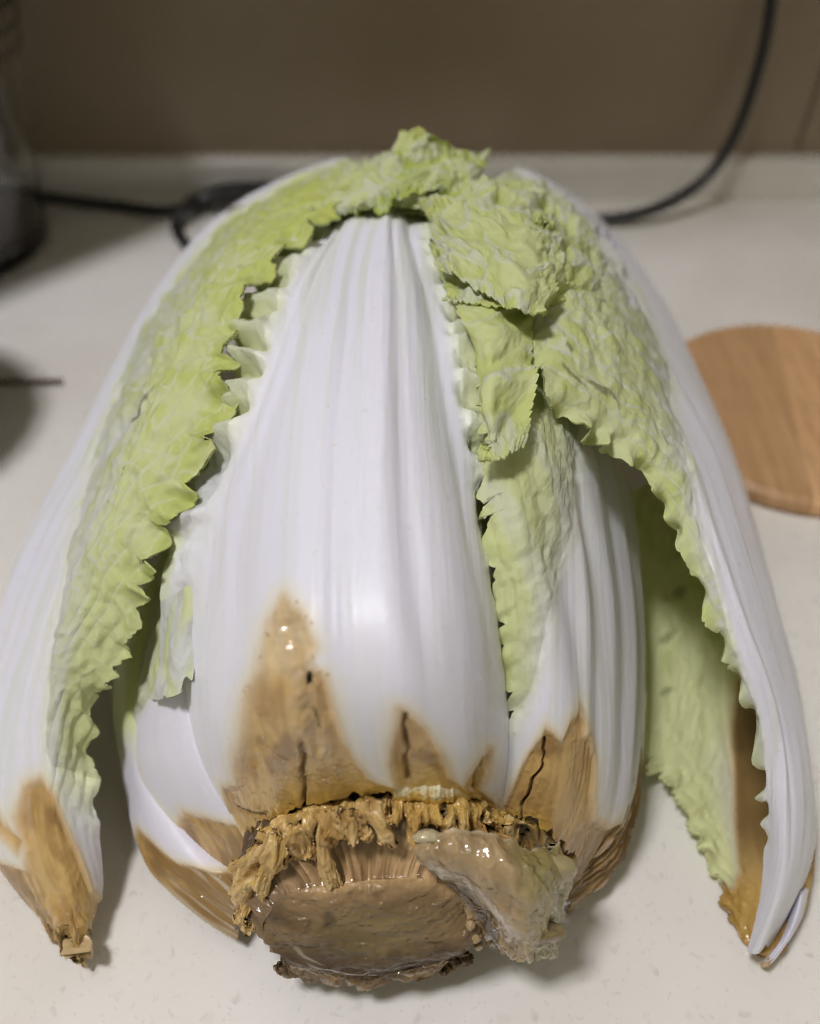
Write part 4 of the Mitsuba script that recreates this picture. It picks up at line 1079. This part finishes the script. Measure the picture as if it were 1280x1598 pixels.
cr = .0042
cab = pts((700, 300, .0045), (800, 322, .0045), (880, 338, .0045), (945, 342, .006), (1010, 330, .012), (1065, 305, 0, .640), (1110, 268, 0, .648), (1150, 205, 0, .655), (1180, 120, 0, .660), (1197, 50, 0, .662), (1205, -10, 0, .664), (1212, -80, 0, .664), (1214, -200, 0, .664))
mesh('power_cable', tube_mesh(cab, cr), 'black_rubber', True)
tag('power_cable', 'black cable rising in front of the wall on the right', 'cable')
cab = pts((-260, 330, .03), (-120, 305, .026), (0, 297, .018), (100, 312, .008), (190, 322, .0048), (270, 328, .0048), (310, 318, .0048), (345, 304, .006), (400, 302, .008), (470, 305, .008), (560, 300, .006))
mesh('power_cable_001', tube_mesh(cab, cr), 'black_rubber', True)
tag('power_cable_001', 'black cable lying along the back of the counter left of the cabbage', 'cable')
cab = pts((305, 400, .0045), (296, 388, .0045), (282, 370, .0045), (276, 350, .006), (285, 330, .012), (320, 306, .014), (370, 295, .014), (430, 296, .012), (520, 300, .006))
mesh('power_cable_002__cord', tube_mesh(cab, cr), 'black_rubber', True)
pl = pts((312, 312, .014), (340, 305, .015), (375, 302, .015), (415, 301, .014), (450, 302, .012))
mesh('power_cable_002__plug', tube_mesh(pl, np.concatenate([np.linspace(.0045, .0085, 40), np.full(80, .0085), np.linspace(.0085, .007, 40)])), 'black_plastic', True)
tag('power_cable_002', 'short bent end of black cable crossing over the left cable behind the cabbage', 'cable')

# above the picture: a wall cabinet over the back of the counter and a corner shelf at its left, which shade the wall
mesh('wall_cabinet', rounded_box(-1.1, 1.1, .345, YT + .003, .60, 1.15, .003), 'lamp_white', 30)
tag('wall_cabinet', 'white wall cabinet above the counter, out of the picture', 'cabinet')
import shapely
shelf = trimesh.creation.extrude_polygon(shapely.Polygon([(-.40, .342), (-.19, .552), (-.202, .60), (-.202, YT - .002), (-1.0, YT - .002), (-1.0, .342)]), .016, engine='earcut'); shelf.apply_translation([0, 0, .19])
mesh('corner_shelf__board', shelf, 'black_plastic', False)
mesh('corner_shelf__side_panel', rounded_box(-.50, -.47, .30, YT - .003, .001, .30, .002), 'black_plastic', 30)
tag('corner_shelf', 'dark corner shelf on the wall at the left, out of the picture', 'shelf')

# glass jug at the far left
kx, ky = -.328, .600
tag('glass_jug', 'clear flared glass jug with dark liquid at the left edge of the picture', 'jug')
jug = lathe([(0, .0005), (.058, .0005), (.0615, .004), (.063, .02), (.069, .08), (.078, .13), (.085, .163), (.0835, .1645), (.082, .163), (.0752, .13), (.0662, .08), (.060, .02), (.057, .009), (0, .008)])
jug.apply_translation([kx, ky, 0])
mesh('glass_jug__body', jug, 'clear_glass', True)
liq = lathe([(0, .0082), (.0568, .0092), (.0588, .016), (.0592, .018), (0, .018)]); liq.apply_translation([kx, ky, 0])
mesh('glass_jug__dark_liquid', liq, 'black_plastic', 30)
for i, (z_, r_) in enumerate(((.150, .0822), (.137, .0796))):
    ringm = trimesh.creation.torus(r_, .0016, 96, 12); ringm.apply_translation([kx, ky, z_])
    mesh('glass_jug__rib_ring' + (f'_{i:03d}' if i else ''), ringm, 'clear_glass', True)
a_ = math.radians(200); hx, hy = math.cos(a_), math.sin(a_)
hp = [(kx + hx * r_, ky + hy * r_, z_) for r_, z_ in ((.084, .150), (.108, .150), (.120, .120), (.112, .075), (.088, .05), (.069, .045))]
mesh('glass_jug__handle', tube_mesh(hp, .0055), 'clear_glass', True)

# dark pot and chopstick at the left edge
pot = lathe([(0, 0), (.062, 0), (.067, .004), (.068, .10), (.071, .106), (.071, .111), (.066, .111), (.064, .10), (.063, .006), (0, .005)]); pot.apply_translation([-.300, .362, .0005])
mesh('dark_pot', pot, 'clay', 30)
tag('dark_pot', 'dark clay pot standing just outside the left edge', 'pot')
p0, p1 = np.array(at(96, 594, .0036)), np.array(at(-260, 600, .0036))
mesh('chopstick', tube_mesh([p0, (p0 * .7 + p1 * .3), (p0 * .3 + p1 * .7), p1], np.linspace(.0016, .0030, 40), 16, 40), 'pale_wood', True)
tag('chopstick', 'thin grey chopstick tip poking in at the left edge', 'chopstick')
